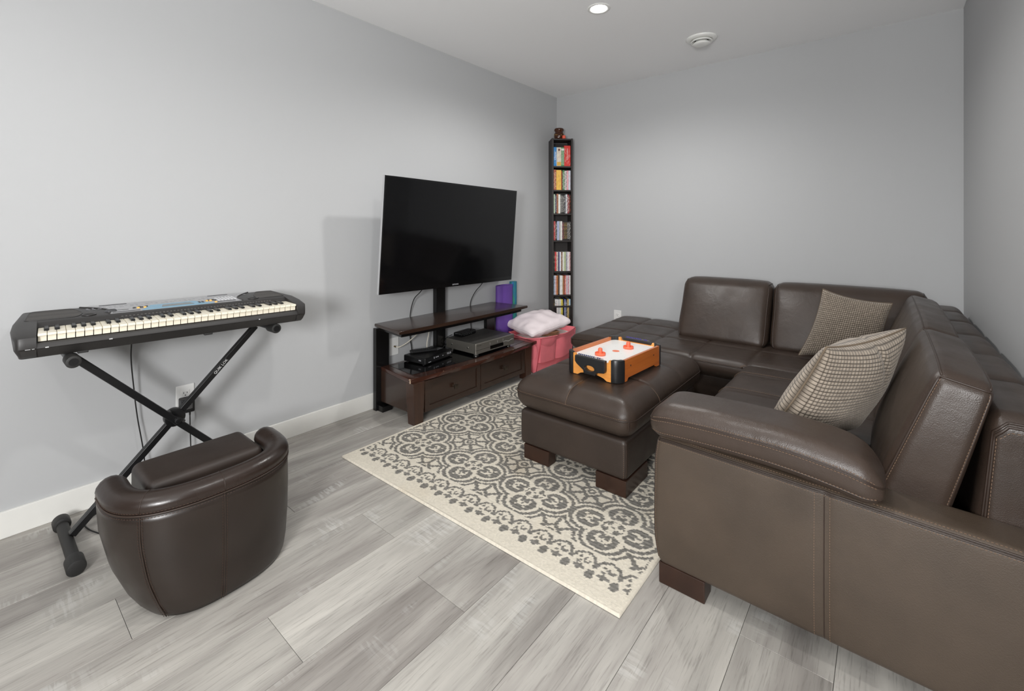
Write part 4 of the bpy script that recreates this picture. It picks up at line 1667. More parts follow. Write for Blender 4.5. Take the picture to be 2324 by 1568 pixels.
tapered_leg(-2.104, -2.022, 1)
tapered_leg(-1.058, -0.976, 1)
MB().box(0.405, 0.412, -2.022, -1.058, 0.052, 0.246).build('face_rail', M_WOOD, con, world=True)
M_KNOB = plain('dark pewter knob', (86, 76, 66), 0.3, 0.8)
for y0, y1 in ((-2.018, -1.546), (-1.541, -1.062)):
    mb = MB()
    x0, x1, z0, z1, w_ = 0.412, 0.4255, 0.058, 0.240, 0.034
    mb.box(x0, x1 - 0.0006, y0 + w_ - 0.002, y1 - w_ + 0.002, z1 - w_ * 0.7, z1 - 0.0005, bev=0.0015)
    mb.box(x0, x1 - 0.0006, y0 + w_ - 0.002, y1 - w_ + 0.002, z0 + 0.0005, z0 + w_, bev=0.0015)
    mb.box(x0, x1, y0, y0 + w_, z0, z1, bev=0.0015)
    mb.box(x0, x1, y1 - w_, y1, z0, z1, bev=0.0015)
    mb.box(x0 - 0.004, x1 - 0.007, y0 + 0.01, y1 - 0.01, z0 + 0.01, z1 - 0.01)
    dr = mb.build('drawer', M_WOOD, con, world=True)
    yc, zc = (y0 + y1) / 2, 0.152
    k_ = MB().cyl((0.418, yc, zc), (0.432, yc, zc), 0.006, 12)
    k_.box(0.432, 0.448, yc - 0.014, yc + 0.014, zc - 0.014, zc + 0.014, bev=0.004)
    k_.build('knob', M_KNOB, dr, world=True, auto=40)
mb = MB()
for i in range(9):
    y = -2.05 + random.random() * 1.0
    t_ = (y + 2.113) / 1.198
    x = 0.405 + 0.022 * t_ + 0.044 * math.sin(PI * t_) - 0.003
    mb.box(x, x + 0.0028, y, y + 0.0015 + random.random() * 0.002, 0.2685, 0.2711)
for a_, b_ in (((0.395, -2.108), (0.406, -2.113)),):
    mb.box(0.398, 0.4085, -2.1145, -2.109, 0.2655, 0.2714)
    mb.box(0.4035, 0.4085, -2.1145, -2.1105, 0.248, 0.270)
mb.build('chipped_edge', plain('bare wood chip', (196, 170, 146), 0.8), con, world=True)
# post that carries the TV
post = MB().box(0.022, 0.060, -1.612, -1.528, 0.0, 1.02, bev=0.002)
post.box(0.060, 0.064, -1.606, -1.572, 0.27, 1.02)
post.build('tv_post', M_BLKLACQ, con, world=True)

# ---- TV
tv = thing('television', 'large flat black TV with thin silver side edge on the console post', 'TV', (0.225, -1.587, 0.742))
W2, HT, TH = 0.610, 0.706, 0.025
tilt = math.radians(4.0)
roll = math.radians(-0.75)
# local: columns = (along wall y, up, towards the room)
ex = Vector((0, math.cos(roll), math.sin(roll)))
ez = Vector((math.sin(tilt), 0, math.cos(tilt)))
ez = (ez - ex * ez.dot(ex)).normalized()
en = ex.cross(ez)
M = Matrix((ex, ez, en)).transposed().to_4x4()
M_BEZEL = plain('gloss black bezel', (12, 12, 13), 0.12, var=0.0)
MB().box(-W2, W2, 0.0, HT, -TH, -0.006, bev=0.003, M=M).build('frame', plain('silver edge', (186, 186, 188), 0.35, 0.15, var=0.02), tv)
MB().box(-W2 + 0.001, W2 - 0.001, 0.001, HT - 0.001, -0.008, 0.0, bev=0.0015, M=M).build('bezel', M_BEZEL, tv)
scm = N('tv screen glass')
scm.color((0.0035, 0.0035, 0.004, 1))
scm.set(Roughness=0.10)
scm.b.inputs['Specular IOR Level'].default_value = 0.35
MB().box(-W2 + 0.012, W2 - 0.012, 0.030, HT - 0.012, -0.001, 0.0006, M=M).build('screen', scm.m, tv)
MB().box(-0.20, 0.20, 0.18, 0.52, -0.075, -0.03, bev=0.01, M=M).build('rear_housing', M_BLKLACQ, tv)
bm_ = MB().box(-0.045, 0.045, 0.25, 0.45, -0.165, -0.07, bev=0.004, M=M)
bm_.build('mount_bracket', M_BLKLACQ, tv)
V, F = text_mesh('SAMSUNG', 0.0125, M @ Vector((0.0, 0.0145, 0.0004)), ex, ez, 0.0001)
mesh_obj('brand_lettering', V, F, plain('silver lettering', (200, 200, 205), 0.4), tv)
for i, (p, q) in enumerate((((0.185, -1.800, 0.79), [(0.12, -1.803, 0.72), (0.055, -1.806, 0.665), (0.025, -1.812, 0.58), (0.020, -1.814, 0.50), (0.020, -1.812, 0.40), (0.022, -1.80, 0.30), (0.022, -1.80, 0.12)]),
                            ((0.185, -1.215, 0.79), [(0.12, -1.215, 0.71), (0.06, -1.208, 0.66), (0.030, -1.225, 0.60), (0.020, -1.235, 0.54), (0.020, -1.23, 0.42), (0.022, -1.22, 0.30), (0.022, -1.22, 0.12)]))):
    mb = MB().tube(smooth_path([p] + q, 8), 0.003, 8)
    tag(mb.build('tv_cable', M_CORD, smooth=True), ('black cable hanging from the TV left of the post', 'black cable hanging from the TV right of the post')[i], 'cable')

# wall plate with coax cable behind the console
wp = thing('coax_wall_plate', 'white wall plate with coax jack behind the console, under the raised shelf', 'wall plate', (0.0005, -1.931, 0.361))
MB().box(0, 0.006, -0.035, 0.035, -0.0575, 0.0575, bev=0.003).build('cover_plate', M_PLATE, wp)
MB().cyl((0.004, 0.0, 0.0), (0.022, 0.0, 0.0), 0.0055, 12).build('coax_jack', plain('brass jack', (120, 106, 80), 0.35, 0.9), wp, auto=40)
mb = MB().tube(smooth_path([(0.024, -1.930, 0.361), (0.045, -1.915, 0.362), (0.06, -1.86, 0.385), (0.07, -1.79, 0.43), (0.06, -1.73, 0.47), (0.05, -1.69, 0.465), (0.052, -1.675, 0.42), (0.056, -1.695, 0.35), (0.06, -1.70, 0.30), (0.064, -1.71, 0.292)], 10), 0.0036, 8)
tag(mb.build('coax_cable', plain('white cable', (226, 220, 204), 0.5), smooth=True), 'white coax cable looping from the wall plate to the black set-top box', 'cable')

# set-top box, remote
stb = thing('set_top_box', 'small black cable box on the left of the console, remote lying on it', 'cable box', (0.160, -1.768, 0.2722), math.radians(7))
body_ = MB().box(-0.095, 0.095, -0.135, 0.135, 0.004, 0.044, bev=0.006, seg=3).build('case', plain('satin black case', (19, 19, 20), 0.3), stb)
mb = MB()
for x, y in ((-0.07, -0.12), (0.07, -0.12), (-0.07, 0.12), (0.07, 0.12)):
    mb.cyl((x, y, 0.0), (x, y, 0.006), 0.008, 10)
mb.build('foot_pads', M_RUBBER, stb)
M_PRINT = plain('white legend print', (214, 214, 220), 0.5)
V, F = text_mesh('TELUS', 0.016, (0.0953, 0.095, 0.029), (0, 1, 0), (0, 0, 1), 0.0001)
mesh_obj('lettering', V, F, M_PRINT, stb)
V, F = text_mesh('HD PVR', 0.007, (0.0953, -0.092, 0.014), (0, 1, 0), (0, 0, 1), 0.0001)
mesh_obj('lettering', V, F, M_PRINT, stb)
mb = MB()
for y, z, w_, h_ in ((-0.052, 0.026, 0.004, 0.012), (-0.036, 0.030, 0.012, 0.004), (-0.02, 0.030, 0.012, 0.004), (0.03, 0.026, 0.008, 0.004)):
    mb.box(0.0950, 0.0954, y, y + w_, z, z + h_)
mb.build('indicator_marks', M_PRINT, stb)
V, F = text_mesh('PVR', 0.012, (0.05, -0.1353, 0.026), (1, 0, 0), (0, 0, 1), 0.0001)
mesh_obj('lettering', V, F, M_PRINT, stb)
MB().box(-0.02, 0.012, 0.05, 0.125, 0.0438, 0.0446).build('sticker', plain('silver sticker', (170, 170, 174), 0.3, 0.5), stb)
rm = thing('remote_control', 'slim black remote control lying on top of the cable box', 'remote', (0.125, -1.785, 0.3167), math.radians(-24))
MB().box(-0.023, 0.023, -0.088, 0.088, 0.0, 0.017, bev=0.006, seg=3).build('body', plain('black remote plastic', (24, 24, 25), 0.5), rm)
mb = MB()
for r_ in range(9):
    for c_ in range(3):
        mb.box(-0.0155 + c_ * 0.0115, -0.0075 + c_ * 0.0115, -0.07 + r_ * 0.014, -0.062 + r_ * 0.014, 0.016, 0.0187)
mb.build('button_pad', plain('grey remote buttons', (54, 54, 56), 0.5), rm)

# DVD player and small black device on it
dv = thing('dvd_player', 'silver disc player with a black display on the right of the console', 'DVD player', (0.222, -1.335, 0.2722), math.radians(-0.5))
M_SILV = plain('champagne silver metal', (150, 146, 138), 0.38, 0.75, var=0.03)
MB().box(-0.145, 0.140, -0.200, 0.200, 0.014, 0.082, bev=0.002).build('case', M_SILV, dv)
MB().box(-0.145, 0.139, -0.1995, 0.1995, 0.0805, 0.0832, bev=0.001).build('lid', plain('dark grey lid', (92, 90, 87), 0.45, 0.4), dv)
fp = MB().box(0.138, 0.156, -0.204, 0.204, 0.012, 0.085, bev=0.004, seg=3).build('front_panel', M_SILV, dv)
MB().box(0.1555, 0.1568, -0.060, 0.080, 0.022, 0.046).build('display_window', plain('black window', (14, 13, 13), 0.1), fp)
MB().box(0.1555, 0.1575, -0.06, 0.085, 0.0495, 0.0505).build('tray_line', M_BTN_D, fp)
MB().box(0.1555, 0.1572, -0.204, -0.065, 0.0395, 0.0415).build('chrome_line', plain('chrome trim', (215, 215, 215), 0.15, 1.0), fp)
mb = MB()
for i in range(10):
    y = 0.086 + i * 0.0115
    mb.cyl((0.155, y, 0.046 + 0.004 * math.sin(i)), (0.1585, y, 0.046 + 0.004 * math.sin(i)), 0.0032, 8)
for y in (-0.063, 0.015, 0.075):
    mb.box(0.155, 0.1575, y, y + 0.004, 0.055, 0.070)
mb.build('control_buttons', plain('bright buttons', (205, 205, 205), 0.25, 0.8), fp)
V, F = text_mesh('Pioneer', 0.013, (0.1563, -0.170, 0.070), (0, 1, 0), (0, 0, 1), 0.0001)
mesh_obj('lettering', V, F, plain('dark print', (52, 50, 48), 0.5), fp)
for x in (-0.085, 0.075):
    mb = MB().cyl((x, -0.2, 0.048), (x, -0.2035, 0.048), 0.006, 12, bev=0.001)
    mb.build('side_screw', plain('bright screw', (220, 220, 216), 0.2, 1.0), dv, auto=40)
for x in (-0.11, 0.125):
    for y in (-0.17, 0.17):
        MB().lathe([(0.016, 0.0), (0.018, 0.006), (0.015, 0.014), (0, 0.014)], 20, Matrix.Translation((x, y, 0.0))).build('foot', plain('chrome foot', (190, 188, 184), 0.2, 0.9), dv, auto=40)
bx = thing('router_box', 'flat black device lying at the back of the silver disc player', 'router', (0.115, -1.385, 0.3556), math.radians(6))
MB().box(-0.040, 0.040, -0.085, 0.085, 0.0, 0.030, bev=0.008, seg=3).build('case', plain('gloss black case', (13, 13, 14), 0.15), bx)
mb = MB()
for i in range(5):
    mb.box(0.0395, 0.0406, -0.06 + i * 0.02, -0.054 + i * 0.02, 0.012, 0.015)
mb.build('status_lights', plain('grey lens', (120, 122, 124), 0.3), bx)
mb = MB().tube(smooth_path([(0.085, -1.485, 0.37), (0.075, -1.53, 0.355), (0.080, -1.555, 0.325), (0.072, -1.52, 0.30), (0.085, -1.505, 0.33), (0.070, -1.545, 0.30), (0.062, -1.57, 0.276)], 8), 0.0022, 6)
tag(mb.build('device_cord', M_CORD, smooth=True), 'thin curled black cord hanging beside the silver disc player', 'cord')

# ------------------------------------------------------------------ rolled mats behind the console
def rolled_mat(name, label, cx, cy, r, turns, h, mat, flat=1.0, rot=0.0, group=None):
    root = thing(name, label, 'exercise mat', (cx, cy, 0.0005), rot)
    n = int(40 * turns)
    th = 0.006
    pts = []
    for i in range(n + 1):
        a = 2 * PI * turns * i / n
        rad = r - (turns - a / (2 * PI)) * (th + 0.0012)
        pts.append((rad * math.cos(a) * flat, rad * math.sin(a)))
    V, F = [], []
    for i, (x, y) in enumerate(pts):
        L_ = math.hypot(x, y) or 1
        ix, iy = x - x / L_ * th, y - y / L_ * th
        V += [(x, y, 0), (ix, iy, 0), (x, y, h), (ix, iy, h)]
    for i in range(n):
        a, b = 4 * i, 4 * (i + 1)
        F += [(a, b, b + 2, a + 2), (a + 1, a + 3, b + 3, b + 1), (a + 2, b + 2, b + 3, a + 3), (a, a + 1, b + 1, b)]
    F += [(0, 2, 3, 1), (4 * n, 4 * n + 1, 4 * n + 3, 4 * n + 2)]
    mesh_obj('roll', V, F, mat, root, auto=50)
    return root


def mat_mat(name, rgb):
    m = N(name)
    m.color(srgb(*rgb))
    m.set(Roughness=0.6)
    vo = m.n('ShaderNodeTexVoronoi', feature='F1')
    vo.inputs['Scale'].default_value = 190
    m.l(m.coords(), vo.inputs['Vector'])
    m.bump(vo.outputs['Distance'], 0.4, 0.002)
    return m.m


rolled_mat('rolled_mat', 'purple rolled exercise mat standing behind the right end of the console', 0.054, -0.868, 0.100, 3.4, 0.668, mat_mat('purple foam', (100, 66, 152)), 0.46, math.radians(0))
m = mat_mat('blue green foam', (28, 110, 128))
nt = m.node_tree
rampn = nt.nodes.new('ShaderNodeValToRGB')
rampn.color_ramp.elements[0].position = 0.35
rampn.color_ramp.elements[0].color = srgb(26, 92, 158)
rampn.color_ramp.elements[1].position = 0.62
rampn.color_ramp.elements[1].color = srgb(44, 132, 104)
nz = nt.nodes.new('ShaderNodeTexNoise')
nz.inputs['Scale'].default_value = 9.0
nt.links.new(nz.outputs['Fac'], rampn.inputs['Fac'])
nt.links.new(rampn.outputs['Color'], nt.nodes['Principled BSDF'].inputs['Base Color'])
rolled_mat('rolled_mat', 'blue-green rolled exercise mat standing right behind the purple one', 0.038, -0.727, 0.038, 2.6, 0.684, m, 0.8, math.radians(0))

# ------------------------------------------------------------------ pink fabric bin with bedding
bin_ = thing('fabric_bin', 'pink fabric storage bin full of bedding beside the console', 'storage bin', (0.30, -0.62, 0))


def bin_mesh():
    x0, x1, y0, y1 = 0.165, 0.398, -0.885, -0.415
    X0, X1, Y0, Y1 = 0.135, 0.455, -0.905, -0.395
    n, rows_ = 14, 9
    V, F = [], []

    def ringpts(t_, inner=0.0):
        ax0, ax1 = x0 + (X0 - x0) * t_ + inner, x1 + (X1 - x1) * t_ - inner
        ay0, ay1 = y0 + (Y0 - y0) * t_ + inner, y1 + (Y1 - y1) * t_ - inner
        out = []
        for (p, q) in (((ax0, ay0), (ax1, ay0)), ((ax1, ay0), (ax1, ay1)), ((ax1, ay1), (ax0, ay1)), ((ax0, ay1), (ax0, ay0))):
            for i in range(n):
                s_ = i / n
                out.append((p[0] + (q[0] - p[0]) * s_, p[1] + (q[1] - p[1]) * s_))
        return out
    R = 4 * n
    for k_ in range(rows_ + 1):
        t_ = k_ / rows_
        z = 0.002 + 0.29 * t_
        for i, (x, y) in enumerate(ringpts(t_)):
            side = i // n
            s_ = (i % n) / n
            w_ = math.sin(PI * s_)
            b_ = 0.018 * w_ * math.sin(2.4 * t_ * PI + side) + 0.010 * w_ * math.sin(7 * s_ + 9 * t_)
            fold = -0.022 * math.exp(-((s_ - 0.52) / 0.05) ** 2) * t_ if side == 1 else 0
            nx_, ny_ = ((0, -1), (1, 0), (0, 1), (-1, 0))[side]
            sag = -0.018 * w_ * t_ ** 3 if side in (1, 0) else 0
            V.append((x + nx_ * (b_ + fold), y + ny_ * (b_ + fold), z + sag))
    for k_ in range(rows_):
        for i in range(R):
            i2 = (i + 1) % R
            F.append((k_ * R + i, k_ * R + i2, (k_ + 1) * R + i2, (k_ + 1) * R + i))
    # folded rim and lining
    base = len(V)
    top = V[rows_ * R: (rows_ + 1) * R]
    cx, cy = (X0 + X1) / 2, (Y0 + Y1) / 2
    for dz, k_ in ((-0.002, 0.012), (-0.20, 0.03)):
        for (x, y, z) in top:
            d_ = math.hypot(x - cx, y - cy)
            V.append((x - (x - cx) / d_ * k_, y - (y - cy) / d_ * k_, z + dz))
    for i in range(R):
        i2 = (i + 1) % R
        F.append((rows_ * R + i, rows_ * R + i2, base + i2, base + i))
        F.append((base + i, base + i2, base + R + i2, base + R + i))
    F.append([base + R + i for i in range(R)])
    F.append([i for i in range(R)][::-1])
    return V, F, top


V, F, rimtop = bin_mesh()
M_PINK = plain('pink nylon', (244, 128, 138), 0.5, var=0.05, scale=12, bump=0.25, bscale=22)
mesh_obj('fabric_body', V, F, M_PINK, bin_, world=True, auto=45)
mb = MB()
mb.tube([Vector(p) for p in rimtop], 0.0045, 6, closed=True)
mb.build('rim_binding', plain('pink binding', (236, 128, 136), 0.55), bin_, smooth=True, world=True)
mb = MB()
mb.tube([(0.459, -0.902, 0.285), (0.445, -0.899, 0.19), (0.422, -0.893, 0.10), (0.401, -0.888, 0.01)], 0.003, 6)
mb.tube([(0.459, -0.397, 0.285), (0.445, -0.400, 0.19), (0.422, -0.405, 0.10), (0.401, -0.412, 0.01)], 0.003, 6)
mb.build('corner_piping', plain('dark pink piping', (196, 74, 88), 0.55), bin_, smooth=True, world=True)

M_LINEN = plain('pale pink cotton', (238, 226, 228), 0.8, var=0.02, bump=0.3, bscale=18)


def soft_pillow_fn(seed, amp):
    def fn(P, h):
        P = P.copy()
        x, y = P[:, 0] / h[0], P[:, 1] / h[1]
        dome = np.clip((1 - np.abs(x) ** 2.2), 0, 1) ** 0.5 * np.clip((1 - np.abs(y) ** 2.2), 0, 1) ** 0.5
        P[:, 2] *= 0.16 + 0.84 * dome
        P[:, 2] += amp * (np.sin(7 * x + 3 * y + seed) * 0.5 + np.sin(11 * y - 4 * x + 2 * seed) * 0.35 + np.sin(17 * x * y + seed) * 0.25) * (0.4 + 0.6 * dome)
        return P
    return fn


pw_ = Soft(-0.180, 0.180, -0.215, 0.215, -0.072, 0.072, 0.03, soft_pillow_fn(1.0, 0.011))
V, F = pw_.mesh(0.012, 4)
root = thing('bed_pillow', 'plump pale pink pillow lying on top of the pink fabric bin', 'pillow', (0.284, -0.700, 0.358), 0.0)
Mx = Matrix.Rotation(math.radians(-14), 3, 'Z') @ Matrix.Rotation(math.radians(8), 3, 'X') @ Matrix.Rotation(math.radians(5), 3, 'Y')
mesh_obj('cover', [Mx @ Vector(v) for v in V], F, M_LINEN, root, smooth=True)
mb = MB()
ring_ = [Mx @ p for p in pw_.path([(-1, -1, 0), (1, -1, 0), (1, 1, 0), (-1, 1, 0), (-1, -1, 0)], 20)]
mb.tube(ring_, 0.0022, 6)
mb.build('edge_seam', M_LINEN, root, smooth=True)
fs = Soft(-0.135, 0.125, -0.225, 0.225, -0.030, 0.030, 0.018, soft_pillow_fn(3.3, 0.007))
V, F = fs.mesh(0.014, 3)
o = mesh_obj('folded_sheet', [Vector(v) for v in V], F, plain('cream cotton', (228, 214, 208), 0.85, var=0.03, bump=0.3, bscale=25), None, smooth=True)
o.location = (0.295, -0.66, 0.254)
tag(o, 'folded cream sheet under the pale pink pillow in the pink bin', 'sheet')
tb = thing('brown_blanket', 'folded brown cloth at the front corner of the pink bin under the pillow', 'blanket', (0.405, -0.715, 0.283), math.radians(62))
mbr = plain('brown cloth', (142, 102, 74), 0.9, var=0.08, bump=0.2, bscale=60)
for i in range(3):
    fn_ = soft_pillow_fn(5.0 + i, 0.0025)
    s_ = Soft(-0.075, 0.075, -0.035, 0.035, -0.0065, 0.0065, 0.006, fn_)
    V, F = s_.mesh(0.012, 2)
    mesh_obj('fold', [(v[0] + 0.004 * i, v[1] - 0.004 * i, v[2] - 0.004 + 0.0115 * i) for v in V], F, mbr, tb, smooth=True)

# ------------------------------------------------------------------ corner media tower
TD, TW, TZ = 0.17, 0.200, 1.982
TROT = math.radians(45)
# local: x to the right seen from the front, y to the back, z up; placed across the corner
tower = thing('media_tower', 'tall narrow black-brown media shelf tower standing across the room corner', 'shelf', (0.1945, -0.1945, 0), TROT)
M_TOWER = plain('black brown laminate', (40, 34, 32), 0.5, var=0.08, scale=10)
sd = 0.0175


def zpx(py):
    return 1.1414 + (518.5 - py) / 1027.7 * 4.226


for s_ in (-1, 1):
    xa = s_ * TW / 2
    MB().box(min(xa, xa - s_ * sd), max(xa, xa - s_ * sd), 0, TD, 0.0005, TZ, bev=0.001, seg=1).build('side_panel', M_TOWER, tower)
xi = TW / 2 - sd
MB().box(-xi, xi, TD - 0.008, TD - 0.002, 0.03, TZ - 0.02).build('back_panel', M_TOWER, tower)
shelf_top = [zpx(p) for p in (376.8, 431.0, 484.3, 545.3, 615.2, 668.8, 722.8)]
tops = [TZ - 0.002] + shelf_top + [0.42, 0.24, 0.06]
for z in tops:
    MB().box(-xi, xi, 0.003, TD - 0.008, z - 0.0145, z, bev=0.0008, seg=1).build('shelf', M_TOWER, tower)
TM = Matrix.Translation((0.1945, -0.1945, 0)) @ Matrix.Rotation(TROT, 4, 'Z')

CASE_MATS = {}


def case_mat(rgb, ink, style):
    key = (rgb, ink, style)
    if key in CASE_MATS:
        return CASE_MATS[key]
    m = N('printed spine')
    v = m.coords((1, 1, 1))
    tcn = m.n('ShaderNodeSeparateXYZ')
    m.l(v, tcn.inputs[0])
    sc = {'fine': 330, 'bold': 170, 'plain': 60}[style]
    mp = m.coords((1.0, 1.0, 0.45))
    f = m.noise(mp, sc, 1, 0.4)
    oi = m.n('ShaderNodeObjectInfo')
    mask = m.ramp(f, [(0.50, (0, 0, 0, 1)), (0.56, (1, 1, 1, 1))])
    # print keeps to the middle of the spine
    z = tcn.outputs[2]
    band = m.math('MULTIPLY', m.math('GREATER_THAN', z, 0.012), m.math('LESS_THAN', z, 0.165))
    c = m.mix(m.math('MULTIPLY', m.math('MULTIPLY', mask, band), 0.6 if style != 'plain' else 0.18), srgb(*rgb), srgb(*ink))
    m.color(c)
    m.set(Roughness=0.35)
    CASE_MATS[key] = m.m
    return m.m


WH, BK, RD = (228, 224, 218), (34, 32, 33), (178, 40, 44)
# per shelf: (name, colour word, rgb, ink, style, width weight, height, depth)
shelves = [
    [('blue', (24, 128, 196), WH, 'plain', 1.25, 0.176), ('cream', (224, 214, 196), (150, 60, 40), 'plain', 2.0, 0.174),
     ('green', (76, 142, 84), WH, 'fine', 1.3, 0.176), ('thick red', (214, 52, 44), WH, 'plain', 2.75, 0.192)],
    [('rust brown', (168, 92, 66), (232, 210, 180), 'bold', 1.15, 0.190), ('thick yellow', (238, 190, 84), (120, 60, 40), 'plain', 2.15, 0.186),
     ('dark red', (138, 54, 40), BK, 'fine', 0.55, 0.176), ('green', (78, 132, 84), WH, 'bold', 0.85, 0.184), ('black and white', (206, 200, 196), BK, 'bold', 0.95, 0.180),
     ('pink and white', (226, 150, 164), WH, 'bold', 0.7, 0.182), ('pale blue', (206, 212, 222), (190, 60, 60), 'plain', 0.9, 0.182)],
    [('pale green', (178, 196, 172), BK, 'plain', 0.8, 0.178), ('black', BK, (210, 210, 230), 'fine', 0.8, 0.176), ('orange brown', (172, 112, 84), BK, 'bold', 0.95, 0.182),
     ('white', (232, 236, 226), (180, 190, 170), 'plain', 1.0, 0.178), ('grey', (84, 82, 80), WH, 'fine', 0.8, 0.178), ('black', BK, WH, 'fine', 0.8, 0.178), ('black', (28, 28, 30), WH, 'bold', 0.8, 0.177),
     ('grey', (120, 120, 126), BK, 'fine', 0.6, 0.176), ('white', (224, 224, 224), BK, 'bold', 0.85, 0.178), ('dark red', (134, 40, 50), WH, 'bold', 0.85, 0.177), ('black', (40, 30, 30), (216, 110, 80), 'bold', 0.85, 0.178)],
    [('red', (176, 74, 72), WH, 'plain', 1.0, 0.178), ('black', BK, WH, 'bold', 0.8, 0.176), ('pale blue', (176, 190, 220), (70, 80, 150), 'plain', 0.9, 0.178), ('grey', (170, 168, 166), WH, 'plain', 0.7, 0.178),
     ('white', (224, 222, 218), (120, 120, 120), 'plain', 0.9, 0.178), ('black and pink', (60, 50, 52), (206, 130, 130), 'bold', 0.85, 0.176), ('black', BK, (196, 160, 96), 'bold', 0.85, 0.178),
     ('black', (30, 29, 30), (190, 160, 100), 'bold', 0.85, 0.178), ('black', (26, 26, 30), WH, 'fine', 0.85, 0.177), ('black and white', (60, 58, 58), WH, 'bold', 0.8, 0.176)],
    [('black', (50, 46, 44), (224, 200, 160), 'plain', 0.7, 0.178), ('bright red', (206, 66, 66), WH, 'plain', 0.85, 0.178), ('cream', (224, 210, 196), (120, 100, 90), 'bold', 0.85, 0.178), ('navy', (96, 96, 130), (30, 30, 40), 'bold', 0.8, 0.177),
     ('white', (226, 228, 236), (140, 150, 190), 'plain', 0.8, 0.178), ('brown', (124, 92, 74), (220, 190, 160), 'bold', 0.8, 0.178), ('white', (230, 232, 222), (190, 196, 180), 'plain', 0.9, 0.178),
     ('pale green', (184, 196, 154), (110, 120, 90), 'plain', 0.9, 0.178), ('grey', (178, 176, 184), (70, 66, 90), 'bold', 0.8, 0.177), ('white', (232, 228, 226), (190, 120, 120), 'plain', 1.0, 0.178), ('pink and white', (222, 190, 190), (150, 60, 60), 'bold', 0.7, 0.178)],
    [('pale blue', (180, 200, 220), (50, 50, 60), 'bold', 0.8, 0.177), ('white and red', (226, 210, 212), (180, 40, 70), 'bold', 0.8, 0.178), ('orange brown', (190, 122, 74), (130, 70, 40), 'bold', 1.0, 0.178), ('gap', None, None, None, 0.9, 0),
     ('white', (232, 230, 226), (60, 60, 60), 'plain', 1.6, 0.178), ('tan', (190, 158, 120), (120, 90, 60), 'plain', 0.5, 0.177), ('rust brown', (150, 80, 50), (90, 40, 30), 'plain', 0.8, 0.176),
     ('red and white', (214, 120, 110), WH, 'bold', 0.85, 0.178), ('grey', (206, 200, 206), (150, 130, 140), 'plain', 0.8, 0.178), ('pink', (224, 180, 188), (140, 60, 80), 'bold', 0.9, 0.178), ('white', (234, 230, 226), (180, 160, 150), 'plain', 0.8, 0.178)],
    [('black', (60, 54, 46), (190, 160, 90), 'plain', 0.7, 0.178), ('white', (226, 226, 224), BK, 'bold', 0.9, 0.178), ('white', (230, 228, 224), (170, 40, 50), 'plain', 0.8, 0.178), ('pale grey', (204, 206, 204), (150, 150, 150), 'plain', 0.8, 0.177),
     ('white', (226, 224, 214), (90, 90, 80), 'plain', 0.8, 0.178), ('yellow', (226, 208, 90), BK, 'plain', 0.9, 0.178), ('black', (36, 34, 36), (210, 190, 90), 'plain', 0.8, 0.176),
     ('blue', (110, 120, 180), WH, 'bold', 0.8, 0.178), ('black', (40, 38, 40), WH, 'bold', 0.8, 0.178), ('orange and green', (206, 170, 110), (110, 150, 110), 'bold', 0.9, 0.178), ('pale blue', (176, 206, 222), WH, 'plain', 0.9, 0.178)],
    [('black', (34, 32, 32), WH, 'bold', 1, 0.160), ('black', (38, 36, 34), (200, 190, 180), 'bold', 1, 0.160), ('black', (30, 30, 30), (210, 200, 190), 'bold', 1, 0.160), ('grey', (70, 66, 62), WH, 'bold', 1, 0.160)],
]
ordinal = ['first', 'second', 'third', 'fourth', 'fifth', 'sixth', 'seventh', 'eighth', 'ninth', 'tenth', 'eleventh', 'twelfth']
shelf_word = ['top', 'second', 'third', 'fourth', 'fifth', 'sixth', 'seventh', 'eighth']
